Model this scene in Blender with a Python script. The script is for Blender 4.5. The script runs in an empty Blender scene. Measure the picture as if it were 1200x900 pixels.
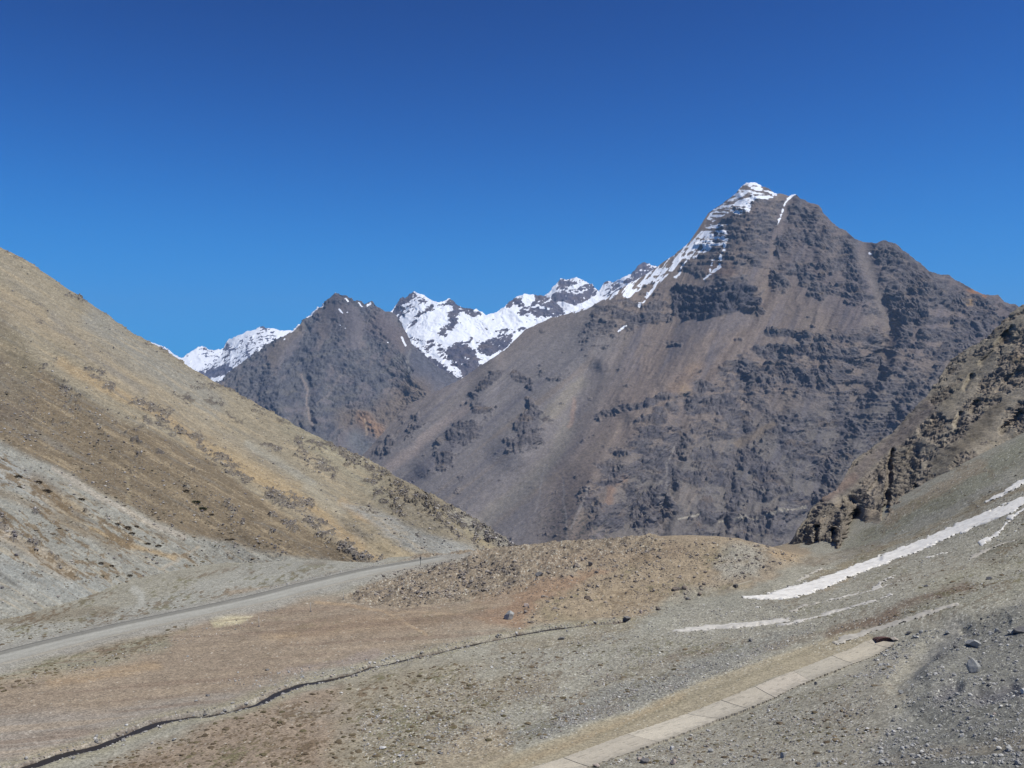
import bpy, math, random
import numpy as np

rng = np.random.default_rng(7)
random.seed(7)
F, CX, CY = 1152.0, 600.0, 450.0          # focal length and centre of the 1200 x 900 picture, in pixels
f32 = np.float32
scene = bpy.context.scene
COL = scene.collection

# ------------------------------------------------------------------ noise
_perm = rng.permutation(256).astype(np.int32)
_perm = np.concatenate([_perm, _perm, _perm])
_g = rng.normal(size=(256, 3)); _g /= np.linalg.norm(_g, axis=1)[:, None]
_g = (_g * 1.5).astype(f32)
_gx, _gy, _gz = _g[:, 0].copy(), _g[:, 1].copy(), _g[:, 2].copy()


def perlin(x, y, z=0.0):
    x = np.asarray(x, f32); y = np.asarray(y, f32)
    three = not np.isscalar(z)
    z = np.asarray(z, f32) if three else None
    zc = 0
    xf0 = np.floor(x); yf0 = np.floor(y)
    xi = xf0.astype(np.int32) & 255; yi = yf0.astype(np.int32) & 255
    x = x - xf0; y = y - yf0
    u = x * x * x * (x * (x * 6 - 15) + 10); v = y * y * y * (y * (y * 6 - 15) + 10)
    P = _perm
    A = P[xi]; B = P[xi + 1]
    AA = P[A + yi]; AB = P[A + yi + 1]; BA = P[B + yi]; BB = P[B + yi + 1]
    if not three:
        def g2(h, a, b): return _gx[h] * a + _gy[h] * b
        n0 = g2(AA, x, y); n1 = g2(BA, x - 1, y); n2 = g2(AB, x, y - 1); n3 = g2(BB, x - 1, y - 1)
        a = n0 + u * (n1 - n0); b = n2 + u * (n3 - n2)
        return (a + v * (b - a)) * 1.15
    zf0 = np.floor(z); zi = zf0.astype(np.int32) & 255; z = z - zf0
    w = z * z * z * (z * (z * 6 - 15) + 10)

    def g3(h, a, b, c): return _gx[h] * a + _gy[h] * b + _gz[h] * c
    def plane(zi, z):
        n0 = g3(P[AA + zi], x, y, z); n1 = g3(P[BA + zi], x - 1, y, z)
        n2 = g3(P[AB + zi], x, y - 1, z); n3 = g3(P[BB + zi], x - 1, y - 1, z)
        a = n0 + u * (n1 - n0); b = n2 + u * (n3 - n2)
        return a + v * (b - a)
    p = plane(zi, z); q = plane(zi + 1, z - 1)
    return p + w * (q - p)


def fbm(x, y, z=0.0, octv=4, gain=0.5, lac=2.03):
    s = 0; a = 1.0; n = 0
    sc = np.isscalar(z)
    for i in range(octv):
        s = s + a * perlin(x + 17.3 * i, y - 9.1 * i, z if sc else z + 5.7 * i)
        n += a; a *= gain; x = x * lac; y = y * lac
        if not sc: z = z * lac
    return s / n


def ridged(x, y, z=0.0, octv=4, gain=0.5, lac=2.05):
    s = 0; a = 1.0; n = 0
    sc = np.isscalar(z)
    for i in range(octv):
        r = 1 - 2 * np.abs(perlin(x + 31.7 * i, y + 3.3 * i, z if sc else z - 4.1 * i))
        s = s + a * r; n += a; a *= gain; x = x * lac; y = y * lac
        if not sc: z = z * lac
    return s / n                                            # about 0..1, crests at 1


def sstep(a, b, x):
    t = np.clip((x - a) / (b - a), 0, 1)
    return t * t * (3 - 2 * t)


def lerp(a, b, t): return a + (b - a) * t


# ------------------------------------------------------------------ thin plate spline
class TPS:
    def __init__(self, pts, vals, scale, lam=1e-4):
        p = np.asarray(pts, np.float64) / scale; self.s = scale; self.p = p; n = len(p)
        d = np.linalg.norm(p[:, None] - p[None], axis=2)
        K = self.k(d) + lam * np.eye(n)
        Pm = np.c_[np.ones(n), p]
        M = np.zeros((n + 3, n + 3)); M[:n, :n] = K; M[:n, n:] = Pm; M[n:, :n] = Pm.T
        self.c = np.linalg.solve(M, np.r_[np.asarray(vals, np.float64), 0, 0, 0])

    @staticmethod
    def k(d): return np.where(d > 1e-9, d * d * np.log(np.maximum(d, 1e-9)), 0)

    def __call__(self, a, b):
        a = np.asarray(a, np.float64) / self.s; b = np.asarray(b, np.float64) / self.s
        sh = a.shape; a = a.ravel(); b = b.ravel()
        out = np.empty(len(a))
        n = len(self.p)
        for i in range(0, len(a), 100000):
            A = a[i:i + 100000]; B = b[i:i + 100000]
            r = self.c[n] + self.c[n + 1] * A + self.c[n + 2] * B
            for j in range(n):
                d2 = (A - self.p[j, 0]) ** 2 + (B - self.p[j, 1]) ** 2
                r = r + self.c[j] * 0.5 * d2 * np.log(d2 + 1e-18)
            out[i:i + 100000] = r
        return out.reshape(sh)


# ------------------------------------------------------------------ strokes and regions on a surface, given by where the survey picture shows them
def seg_dist(px, py, pts):
    best = np.full(px.shape, 1e9, f32)
    for (x0, y0), (x1, y1) in zip(pts[:-1], pts[1:]):
        dx, dy = x1 - x0, y1 - y0
        t = np.clip(((px - x0) * dx + (py - y0) * dy) / (dx * dx + dy * dy + 1e-9), 0, 1)
        best = np.minimum(best, np.hypot(px - x0 - t * dx, py - y0 - t * dy))
    return best


def stroke(mask, px, py, pts, r, v=1.0, soft=0.6, mode='max'):
    xs = [p[0] for p in pts]; ys = [p[1] for p in pts]; R = r * (1 + soft) + 1
    s = (px > min(xs) - R) & (px < max(xs) + R) & (py > min(ys) - R) & (py < max(ys) + R)
    if not s.any(): return mask
    if len(pts) == 1: pts = [pts[0], (pts[0][0] + .1, pts[0][1])]
    d = seg_dist(px[s], py[s], pts)
    k = v * (1 - sstep(r * (1 - soft), r * (1 + soft), d))
    mask[s] = np.maximum(mask[s], k) if mode == 'max' else (mask[s] + k)
    return mask


def region(mask, px, py, pts, v=1.0, soft=6.0):
    xs = [p[0] for p in pts]; ys = [p[1] for p in pts]; R = soft + 1
    s = (px > min(xs) - R) & (px < max(xs) + R) & (py > min(ys) - R) & (py < max(ys) + R)
    if not s.any(): return mask
    X = px[s]; Y = py[s]
    ins = np.zeros(X.shape, bool)
    q = list(pts) + [pts[0]]
    for (x0, y0), (x1, y1) in zip(q[:-1], q[1:]):
        if y0 == y1: continue
        c = ((y0 > Y) != (y1 > Y)) & (X < (x1 - x0) * (Y - y0) / (y1 - y0) + x0)
        ins ^= c
    d = seg_dist(X, Y, q)
    d = np.where(ins, d, -d)
    mask[s] = np.maximum(mask[s], v * sstep(-soft, soft, d))
    return mask


def hexlin(r, g, b):
    def c(v):
        v /= 255.0
        return v / 12.92 if v <= 0.04045 else ((v + 0.055) / 1.055) ** 2.4
    return np.array([c(r), c(g), c(b)])


K_ALB = 0.92                      # a sunlit surface of this much less albedo than its pixel value


def alb(r, g, b, k=K_ALB):
    return (hexlin(r, g, b) * np.array([.99, 1.005, .955]) * k).astype(f32)


def mixc(c, col, t):
    return c + (col - c) * t[..., None]


# ------------------------------------------------------------------ mesh building
def new_mesh_obj(name, verts, faces, mat, attrs=None, smooth=True, parent=None):
    me = bpy.data.meshes.new(name)
    verts = np.asarray(verts, f32); faces = np.asarray(faces, np.int32)
    nf, k = faces.shape
    me.vertices.add(len(verts)); me.vertices.foreach_set('co', verts.ravel())
    me.loops.add(nf * k); me.loops.foreach_set('vertex_index', faces.ravel())
    me.polygons.add(nf)
    me.polygons.foreach_set('loop_start', np.arange(0, nf * k, k, dtype=np.int32))
    me.polygons.foreach_set('use_smooth', np.full(nf, smooth, bool))
    me.update(calc_edges=True)
    for an, arr in (attrs or {}).items():
        arr = np.asarray(arr, f32)
        if arr.ndim == 2:
            a = me.attributes.new(an, 'FLOAT_COLOR', 'POINT')
            if arr.shape[1] == 3: arr = np.c_[arr, np.ones(len(arr), f32)]
            a.data.foreach_set('color', arr.astype(f32).ravel())
        else:
            a = me.attributes.new(an, 'FLOAT', 'POINT'); a.data.foreach_set('value', arr)
    if mat: me.materials.append(mat)
    o = bpy.data.objects.new(name, me); COL.objects.link(o)
    if parent: o.parent = parent
    return o


def grid_faces(nr, nc):
    i = np.arange(nr * nc, dtype=np.int32).reshape(nr, nc)
    return np.stack([i[:-1, :-1], i[:-1, 1:], i[1:, 1:], i[1:, :-1]], -1).reshape(-1, 4)


def tag(o, label=None, cat=None, group=None, kind=None):
    if label: o['label'] = label
    if cat: o['category'] = cat
    if group: o['group'] = group
    if kind: o['kind'] = kind
    return o


def grid_normals(x, y, z):
    def d(a, ax): return np.gradient(a, axis=ax)
    ax_, ay, az = d(x, 1), d(y, 1), d(z, 1)
    bx, by, bz = d(x, 0), d(y, 0), d(z, 0)
    nx = ay * bz - az * by; ny = az * bx - ax_ * bz; nz = ax_ * by - ay * bx
    l = np.sqrt(nx * nx + ny * ny + nz * nz) + 1e-9
    s = np.where(nz < 0, -1.0, 1.0)
    return nx / l * s, ny / l * s, nz / l * s


# ------------------------------------------------------------------ materials
def terrain_material(name, fine, bump=0.5, bdist=0.3, var=0.35, speck=0.0, snow=False, stretch=(1, 1, 1)):
    m = bpy.data.materials.new(name); m.use_nodes = True
    nt = m.node_tree; N = nt.nodes; L = nt.links
    bs = N['Principled BSDF']; bs.inputs['Roughness'].default_value = 0.95
    bs.inputs['Specular IOR Level'].default_value = 0.12
    at = N.new('ShaderNodeAttribute'); at.attribute_name = 'Col'
    geo = N.new('ShaderNodeTexCoord')
    mp = N.new('ShaderNodeMapping'); mp.inputs['Scale'].default_value = stretch
    L.new(geo.outputs['Object'], mp.inputs['Vector'])

    def noise(scale, det=4, rough=0.6):
        n = N.new('ShaderNodeTexNoise'); n.inputs['Scale'].default_value = scale
        n.inputs['Detail'].default_value = det; n.inputs['Roughness'].default_value = rough
        L.new(mp.outputs['Vector'], n.inputs['Vector']); return n
    n1 = noise(1 / fine, 5, 0.65)
    n2 = noise(1 / (fine * 9), 3, 0.6)
    r1 = N.new('ShaderNodeMapRange'); r1.inputs['From Min'].default_value = 0.28; r1.inputs['From Max'].default_value = 0.72
    r1.inputs['To Min'].default_value = 1 - var; r1.inputs['To Max'].default_value = 1 + var
    L.new(n1.outputs['Fac'], r1.inputs['Value'])
    r2 = N.new('ShaderNodeMapRange'); r2.inputs['From Min'].default_value = 0.3; r2.inputs['From Max'].default_value = 0.7
    r2.inputs['To Min'].default_value = 1 - var * .45; r2.inputs['To Max'].default_value = 1 + var * .45
    L.new(n2.outputs['Fac'], r2.inputs['Value'])
    mu = N.new('ShaderNodeMath'); mu.operation = 'MULTIPLY'
    L.new(r1.outputs[0], mu.inputs[0]); L.new(r2.outputs[0], mu.inputs[1])
    ca = N.new('ShaderNodeAttribute'); ca.attribute_name = 'calm'           # smooth beaten earth: less mottling
    cm = N.new('ShaderNodeMix'); cm.data_type = 'FLOAT'; cm.inputs[3].default_value = 1.0
    L.new(ca.outputs['Fac'], cm.inputs[0]); L.new(mu.outputs[0], cm.inputs[2])
    vm = N.new('ShaderNodeVectorMath'); vm.operation = 'SCALE'
    L.new(at.outputs['Color'], vm.inputs[0]); L.new(cm.outputs[0], vm.inputs['Scale'])
    col = vm.outputs[0]
    bmp = N.new('ShaderNodeBump'); bmp.inputs['Strength'].default_value = bump; bmp.inputs['Distance'].default_value = bdist
    L.new(n1.outputs['Fac'], bmp.inputs['Height'])
    if speck > 0:                                     # pebbles lighter and darker than the soil
        vo = N.new('ShaderNodeTexVoronoi'); vo.inputs['Scale'].default_value = 1 / (fine * 1.6)
        L.new(mp.outputs['Vector'], vo.inputs['Vector'])
        sp = N.new('ShaderNodeSeparateColor'); L.new(vo.outputs['Color'], sp.inputs[0])
        r3 = N.new('ShaderNodeMapRange'); r3.inputs['To Min'].default_value = 1 - speck; r3.inputs['To Max'].default_value = 1 + speck
        L.new(sp.outputs[0], r3.inputs['Value'])
        v2 = N.new('ShaderNodeVectorMath'); v2.operation = 'SCALE'
        L.new(col, v2.inputs[0]); L.new(r3.outputs[0], v2.inputs['Scale']); col = v2.outputs[0]
    if snow:
        sa = N.new('ShaderNodeAttribute'); sa.attribute_name = 'snow'
        ad = N.new('ShaderNodeMath'); ad.operation = 'MULTIPLY_ADD'
        L.new(n1.outputs['Fac'], ad.inputs[0]); ad.inputs[1].default_value = 0.5
        L.new(sa.outputs['Fac'], ad.inputs[2])
        r4 = N.new('ShaderNodeMapRange'); r4.inputs['From Min'].default_value = 0.70; r4.inputs['From Max'].default_value = 0.80
        L.new(ad.outputs[0], r4.inputs['Value'])
        mx = N.new('ShaderNodeMix'); mx.data_type = 'RGBA'
        L.new(r4.outputs[0], mx.inputs[0]); L.new(col, mx.inputs[6]); mx.inputs[7].default_value = (0.86, 0.88, 0.92, 1)
        col = mx.outputs[2]
    L.new(col, bs.inputs['Base Color'])
    L.new(bmp.outputs[0], bs.inputs['Normal'])
    return m


# ------------------------------------------------------------------ mountains: a front face, a crest and a back slope
class Relief:
    def __init__(s, sky, base, depth, x0, x1, nc, nr, jag=1.0, jagl=8.0, back=34, backslope=0.62, backstep=1.0, nback=26, gamma=1.0):
        px = np.linspace(x0, x1, nc)
        sk = np.array(sky, float); bs_ = np.array(base, float)
        yt = np.interp(px, sk[:, 0], sk[:, 1]); yb = np.interp(px, bs_[:, 0], bs_[:, 1])
        yt = yt + jag * (fbm(px / jagl, px * 0 + 3.7 + x0, octv=4, gain=0.6)) * 2
        t = np.linspace(0, 1, nr)[:, None] ** gamma
        PX = np.broadcast_to(px[None], (nr, nc)).copy()
        PY = yb[None] + (yt - yb)[None] * t
        d = np.array(depth, float)
        tp = TPS(d[:, :2], 1000.0 / d[:, 2], 300.0, 1e-5)
        Y = 1000.0 / tp(PX, PY)
        x = (PX - CX) / F * Y; z = (CY - PY) / F * Y
        # the far side falls away behind the crest
        k = (np.linspace(0, 1, nback + 1)[1:] ** 2.2)[:, None]
        run = back * k
        cy_ = Y[-1][None]; sc = 1 + run / cy_
        xb = x[-1][None] * sc; Yb = cy_ + run
        zb = z[-1][None] - run * backslope * (0.25 + 0.75 * np.minimum(run / (0.15 * back), 1)) * backstep
        s.x = np.vstack([x, xb]); s.y = np.vstack([Y, Yb]); s.z = np.vstack([z, zb])
        s.px = np.vstack([PX, np.broadcast_to(px[None], xb.shape)]).astype(f32)
        s.py = np.vstack([PY, np.broadcast_to(yt[None], xb.shape)]).astype(f32)
        s.front = np.vstack([np.ones_like(PX), np.zeros_like(xb)]).astype(f32)
        s.below = np.vstack([PY - yt[None], np.zeros_like(xb)]).astype(f32)   # pixels under the crest
        s.shape = s.x.shape
        s.normals()

    def normals(s):
        s.nx, s.ny, s.nz = grid_normals(s.x, s.y, s.z)

    def push(s, d):
        s.x = s.x + s.nx * d; s.y = s.y + s.ny * d; s.z = s.z + s.nz * d

    def pull(s, d):
        k = 1 - d / np.sqrt(s.x ** 2 + s.y ** 2 + s.z ** 2)
        s.x = s.x * k; s.y = s.y * k; s.z = s.z * k

    def build(s, name, mat, col, snow=None):
        v = np.stack([s.x, s.y, s.z], -1).reshape(-1, 3)
        at = {'Col': col.reshape(-1, 3)}
        if snow is not None: at['snow'] = snow.ravel()
        return new_mesh_obj(name, v, grid_faces(*s.shape), mat, at)

# ================================================================== the great snow topped mountain
def main_mountain():
    sky = [(380, 575), (425, 533), (450, 506), (475, 476), (507, 461), (540, 444), (575, 421), (595, 407), (615, 386), (645, 373), (670, 366),
           (695, 358), (720, 343), (735, 334), (757, 322), (775, 309), (790, 299), (807, 284), (820, 265), (830, 250), (850, 236), (862, 227),
           (868, 219), (875, 214), (887, 214), (893, 218), (900, 220), (907, 226), (925, 229), (932, 228), (940, 234), (952, 238), (960, 241),
           (967, 252), (980, 265), (992, 271), (1002, 281), (1012, 283), (1027, 285), (1036, 281), (1050, 286), (1062, 296), (1080, 310),
           (1090, 319), (1097, 321), (1112, 323), (1125, 331), (1140, 339), (1155, 346), (1170, 346), (1177, 354), (1190, 357), (1300, 420), (1420, 500)]
    base = [(380, 700), (1420, 700)]
    dep = [(640, 650, 2200), (900, 650, 2200), (850, 550, 2440), (850, 450, 2800), (850, 370, 3120), (850, 300, 3400), (880, 214, 3700),
           (932, 228, 3650), (1000, 640, 2200), (1000, 500, 2600), (1000, 400, 2900), (1000, 280, 3350), (1180, 355, 2950), (1100, 322, 3150),
           (1100, 420, 2750), (1100, 540, 2350), (700, 352, 3450), (700, 450, 2950), (700, 550, 2480), (600, 407, 3300), (600, 500, 2850),
           (600, 600, 2450), (530, 450, 3150), (520, 560, 2700), (430, 535, 2950), (400, 650, 2600), (640, 700, 2060), (900, 700, 2060), (1100, 700, 2060),
           (1300, 430, 2700), (1300, 640, 2200), (807, 285, 3550), (760, 320, 3520)]
    R = Relief(sky, base, dep, 380, 1420, 1240, 760, jag=0.9, jagl=9, back=1500)
    X, Y, Z, px, py = R.x, R.y, R.z, R.px.copy(), R.py.copy()
    # spurs (towards the viewer) and gullies (away), metres
    sp = np.zeros(R.shape, f32)
    for pts, r, d in [
        ([(885, 225), (872, 300), (840, 385), (800, 440), (745, 500), (700, 560), (680, 640)], 46, 75),
        ([(1040, 285), (1000, 380), (960, 450), (920, 540), (900, 640)], 44, 55),
        ([(925, 230), (908, 300), (896, 345), (880, 370), (850, 410), (815, 450)], 14, -34),
        ([(1012, 285), (1025, 335), (1043, 385), (1030, 440)], 16, -38),
        ([(690, 440), (662, 505), (630, 550), (570, 610)], 26, -40),
        ([(720, 345), (690, 420), (640, 470), (600, 520)], 36, 36),
        ([(560, 430), (520, 500), (470, 560)], 26, -26),
        ([(575, 425), (560, 480), (500, 545)], 20, 22),
        ([(800, 470), (790, 530), (780, 600), (770, 640)], 14, -26),
        ([(735, 500), (690, 600), (670, 650)], 15, -20),
        ([(1090, 330), (1060, 420), (1020, 500), (980, 580)], 30, 42),
        ([(865, 430), (872, 480), (860, 540), (840, 640)], 14, -18),
        ([(1075, 385), (1040, 480), (1000, 560)], 12, -18),
        ([(960, 250), (975, 330), (930, 420)], 20, 22)]:
        m = np.zeros(R.shape, f32); stroke(m, px, py, pts, r * .55, 1.0, 0.95); sp += m * d
    R.pull(sp)
    R.normals()
    crest = sstep(0, 16, R.below) * .7 + .3
    # warped picture positions make the strokes ragged
    wx = fbm(X / 90, Z / 90, Y / 200, 4); wz = fbm(X / 90 + 40, Z / 90, Y / 200, 4)
    px = px + wx * 11; py = py + wz * 9
    rock = np.zeros(R.shape, f32)
    def P(pts, v=1., soft=3): region(rock, px, py, pts, v, soft)
    def S(pts, r, v=1., soft=.6): stroke(rock, px, py, pts, r, v, soft)
    # general rockiness of large areas
    P([(690, 640), (680, 600), (700, 545), (760, 480), (800, 465), (850, 425), (900, 400), (1000, 380), (1200, 350), (1300, 420), (1100, 700), (700, 700)], .56, 12)
    P([(860, 240), (930, 228), (1000, 275), (1060, 300), (1190, 350), (1180, 420), (1060, 400), (960, 330), (900, 320), (840, 330), (790, 320)], .58, 10)
    P([(500, 555), (520, 510), (560, 475), (580, 478), (560, 515), (510, 560)], .56, 6)
    P([(590, 520), (625, 470), (645, 500), (635, 520), (600, 535)], .52, 8)
    P([(540, 470), (575, 432), (590, 436), (560, 470)], .62, 5)
    P([(700, 350), (760, 330), (790, 360), (730, 400), (690, 420), (670, 400)], .45, 9)
    P([(430, 530), (470, 490), (500, 480), (490, 510), (450, 540)], .40, 8)
    # cliffs
    P([(786, 342), (800, 336), (830, 333), (860, 331), (893, 335), (894, 352), (888, 362), (870, 366), (840, 369), (812, 372), (795, 375), (786, 368)], 1.0, 2)
    S([(855, 363), (888, 366)], 6); S([(722, 362), (745, 372), (782, 373)], 6, .85); S([(703, 386), (722, 380)], 5, .75)
    S([(806, 313), (842, 326)], 7, .85); S([(856, 270), (905, 292)], 8, .7); S([(915, 240), (965, 252)], 9, .75)
    S([(912, 262), (912, 300)], 4, 1); S([(920, 276), (1000, 292)], 6, .75); S([(900, 322), (916, 336)], 9, 1.0); S([(945, 325), (962, 342)], 9, .85)
    S([(902, 389), (948, 393)], 5, 1); S([(902, 409), (945, 411)], 6, 1); S([(950, 410), (1035, 430)], 10, .85)
    P([(1021, 290), (1036, 280), (1050, 287), (1064, 297), (1056, 315), (1035, 319), (1022, 306)], 1, 2)
    S([(1058, 324), (1090, 340)], 9, .9); P([(1037, 330), (1050, 327), (1060, 345), (1088, 360), (1090, 378), (1070, 382), (1045, 378), (1038, 360)], 1, 2)
    S([(1088, 342), (1122, 355)], 12, .9); S([(1145, 352), (1164, 368)], 8, .95); S([(1060, 388), (1118, 408)], 10, .8)
    S([(755, 400), (800, 402)], 4, .8); S([(865, 430), (900, 448)], 9, .95); S([(905, 432), (950, 445)], 9, .95)
    S([(812, 448), (870, 490)], 16, .8); S([(700, 492), (790, 463)], 6, .8)
    P([(730, 572), (780, 565), (792, 590), (780, 612), (760, 620), (740, 612)], .95, 4)
    S([(740, 576), (752, 582)], 4, 1); S([(790, 520)], 4, 1); S([(890, 570), (940, 590)], 16, .8); S([(860, 608), (942, 600)], 9, .9); S([(800, 612), (830, 612)], 8, .85)
    S([(618, 468), (625, 482)], 4, .9); S([(608, 442), (622, 452)], 6, .75)
    # scree chutes stay smooth
    chute = np.zeros(R.shape, f32)
    def C(pts, r, v=1., soft=.7): stroke(chute, px, py, pts, r, v, soft)
    C([(1010, 287), (1020, 320), (1030, 345), (1040, 368), (1044, 382)], 6.5); C([(922, 236), (910, 275), (904, 300), (896, 320), (888, 345)], 3.5)
    C([(895, 310), (930, 300), (975, 300)], 6, .7); C([(835, 318), (858, 318)], 8, .9); C([(790, 456), (818, 428), (845, 405)], 9, .95)
    C([(866, 520), (905, 497)], 5, .95); C([(800, 385), (890, 378)], 8, .9); C([(720, 410), (800, 388)], 10, .8); C([(690, 440), (662, 505), (640, 540), (595, 585), (560, 615)], 12, 1)
    C([(1040, 415), (1095, 435)], 3, .8); C([(905, 470), (955, 475)], 12, .7); C([(960, 370), (1000, 385)], 12, .6); C([(790, 620), (770, 640)], 12, .9); C([(925, 640), (945, 615)], 12, .9)
    C([(1079, 375), (1072, 400)], 2.5, .9); C([(800, 470), (802, 505)], 3, .8); C([(950, 395), (948, 410)], 2, .7)
    brk = fbm(X / 62, Z / 40, Y / 100, 6, .68)
    tilt = Z + lerp(.08, -.42, sstep(420, 560, R.py)) * (X - 350) + 16 * fbm(X / 240, Y / 240, Z / 200, 3)
    strata = fbm(X / 90, tilt / 15, Y / 130, 4, .62)
    fiss = ridged(X / 24 + .3 * wx, tilt / 130, Y / 130, 4, .62)
    rk = rock * .80 + .10 + brk * 1.15 + (0.24 + .55 * sstep(.8, 1., rock)) * strata - .30 * sstep(.8, 1., rock) * sstep(.45, .2, fiss) - 0.46
    rk = sstep(-0.10, 0.16, rk) * (1 - chute * .9)
    # relief
    lf = sstep(760, 620, R.px - .25 * (R.py - 450))            # the left flank drains down to the left, the front straight down
    qa = (R.px * .62 + R.py * .78) * 2.5; qb = (R.px * .88 + R.py * .46) * 2.5; ql = (R.py - .5 * R.px) * 2.5
    gul = lerp(ridged(qb / 120, Y / 700, Z / 700, 5, .55), ridged(qa / 110, ql / 900, .5, 5, .55), lf)
    g2 = ridged(qb / 300 + .35 * fbm(X / 300, Y / 300, Z / 300, 3), Y / 1500, Z / 1500, 4, .6)
    R.pull((gul - 0.6) * lerp(27, 17, lf) + (g2 - .6) * 44 * (1 - lf)); R.normals()
    qx = lerp(qb, qa, lf)
    ledge = (Z + 0.10 * X + 22 * fbm(X / 200, Y / 200, Z / 90, 3)) / 36
    fr = ledge - np.floor(ledge)
    step = np.where(fr < .75, fr / .75, (1 - fr) / .25) - .5
    butt = ridged(X / 52 + .25 * wx, Y / 260, Z / 200, 3, .6) - .6
    crag = fbm(X / 26, Z / 20, Y / 40, 6, .74)
    R.push(crest * rk * (3 + 6 * step + 6.5 * butt + 13 * crag + 7 * strata - 6 * (fiss - .6)) * (1 + .9 * sstep(.8, 1., rock)) + (1 - rk) * (1.4 * lerp(fbm(qb / 22, Y / 160, Z / 160, 3), fbm(qa / 20, ql / 300, .3, 3), lf) + 1.0 * fbm(X / 9, Z / 9, Y / 14, 3)))
    # colour
    c = np.broadcast_to(alb(130, 116, 108), R.shape + (3,)).copy()
    m = np.zeros(R.shape, f32); region(m, px, py, [(380, 700), (420, 520), (600, 400), (700, 350), (730, 400), (700, 480), (640, 560), (640, 700)], 1, 40)
    c = mixc(c, alb(127, 120, 119), m)
    m = np.zeros(R.shape, f32); region(m, px, py, [(700, 640), (720, 540), (900, 480), (1200, 420), (1200, 700), (700, 700)], 1, 40)
    c = mixc(c, alb(116, 109, 105), m)
    m = np.zeros(R.shape, f32); region(m, px, py, [(880, 220), (940, 225), (1200, 340), (1200, 420), (1000, 400), (900, 300)], 1, 20)
    c = mixc(c, alb(119, 108, 106), m)
    band = lerp(fbm(qb / 50, Y / 700, Z / 700, 4, .6), fbm(qa / 40, ql / 1200, .1, 4, .6), lf)
    c = mixc(c, alb(135, 122, 112), sstep(.05, .4, band) * .6); c = mixc(c, alb(103, 99, 106), sstep(.05, .4, -band) * .6)
    def tint(pts, r, col, v, soft=.7):
        nonlocal c
        m = np.zeros(R.shape, f32); stroke(m, px, py, pts, r, v, soft); c = mixc(c, alb(*col), m)
    tint([(640, 488), (660, 468), (684, 448)], 8, (146, 136, 122), .6); tint([(662, 500), (645, 540), (600, 585), (565, 612)], 9, (140, 132, 124), .7)
    tint([(676, 470), (664, 500)], 3, (156, 132, 118), .6); tint([(455, 548), (490, 525), (520, 500), (545, 475)], 6, (150, 136, 130), .75)
    tint([(792, 456), (818, 430)], 9, (140, 119, 103), .7); tint([(800, 456), (808, 462)], 4, (152, 130, 108), .7); tint([(866, 522), (905, 497)], 5, (128, 113, 98), .7)
    tint([(835, 318), (858, 318)], 8, (122, 102, 92), .8); tint([(800, 385), (880, 376)], 8, (122, 112, 110), .8)
    tint([(1138, 338), (1152, 348)], 4, (165, 120, 85), .8); tint([(1135, 352)], 5, (175, 142, 95), .8); tint([(1050, 312)], 5, (160, 130, 110), .7)
    tint([(708, 600), (718, 570), (735, 560)], 5, (135, 110, 95), .7); tint([(1012, 300), (1030, 345), (1042, 380)], 6, (122, 113, 110), .8)
    rc = mixc(np.broadcast_to(alb(107, 101, 102), c.shape), alb(81, 78, 84), sstep(-.2, .35, fbm(X / 40, Z / 30, Y / 60, 4, .65)))
    rc = mixc(rc, alb(116, 103, 94), sstep(.05, .4, fbm(X / 60, Z / 24, Y / 60, 5, .65)) * .8)
    rc = mixc(rc, alb(66, 66, 75), sstep(.62, .85, fiss) * .5)
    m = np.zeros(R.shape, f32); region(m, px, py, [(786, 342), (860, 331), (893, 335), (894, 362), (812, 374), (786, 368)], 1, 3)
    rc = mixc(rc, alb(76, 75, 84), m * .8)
    c = mixc(c, rc, rk * .92)
    m = np.zeros(R.shape, f32)
    for pts in ([(795, 607), (805, 605)], [(805, 605), (820, 603)], [(842, 611), (848, 611)], [(860, 611), (873, 607), (888, 605)], [(895, 605), (912, 602), (922, 599)], [(925, 599), (942, 597)]):
        stroke(m, R.px + wx * 5, R.py + wz * 4, pts, 1.1, 1, .6)
    c = mixc(c, alb(168, 159, 146), m * .75)
    m = np.zeros(R.shape, f32)
    for pts in ([(662, 560), (664, 600), (667, 640)], [(781, 545), (778, 575), (781, 600)], [(790, 525), (782, 545)], [(640, 545), (625, 600)], [(690, 570), (672, 620)]):
        stroke(m, R.px + wx * 8, R.py, pts, 1.2, 1, .8)
    c = mixc(c, alb(150, 142, 138), m * .55)
    # shrubs and lichen darken the foot in flecks
    m = np.zeros(R.shape, f32); stroke(m, px, py, [(655, 605), (690, 632)], 24, 1, .8)
    c = mixc(c, alb(72, 74, 70), m * sstep(.02, .3, fbm(X / 9, Z / 9, Y / 12, 3, .7)) * .8)
    fl = fbm(X / 13, Z / 9, Y / 18, 4, .75)
    c = c * (1 + (.24 + .30 * rk) * np.clip(fl, -1, 1) + .14 * (rng.random(R.shape) - .5))[..., None]
    # snow
    sn = np.zeros(R.shape, f32)
    qx_, qy_ = R.px + wx * 5 + 2 * fbm(X / 14, Z / 10, 0., 3), R.py + wz * 4
    def SP(pts, v=1., soft=1.5): region(sn, qx_, qy_, pts, v, soft)
    def SS(pts, r, v=1., soft=.5): stroke(sn, qx_, qy_, pts, r, v, soft)
    SP([(858, 232), (866, 216), (875, 208), (890, 208), (896, 222), (908, 224), (904, 231), (890, 230), (878, 226), (872, 231)])
    SP([(826, 256), (840, 243), (858, 231), (880, 229), (904, 229), (896, 236), (884, 236), (879, 248), (866, 245), (846, 254), (834, 260)])
    SP([(858, 249), (876, 247), (872, 253), (860, 254)], .9); SP([(820, 262), (835, 262), (852, 262), (848, 268), (826, 268)], .7)
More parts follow.
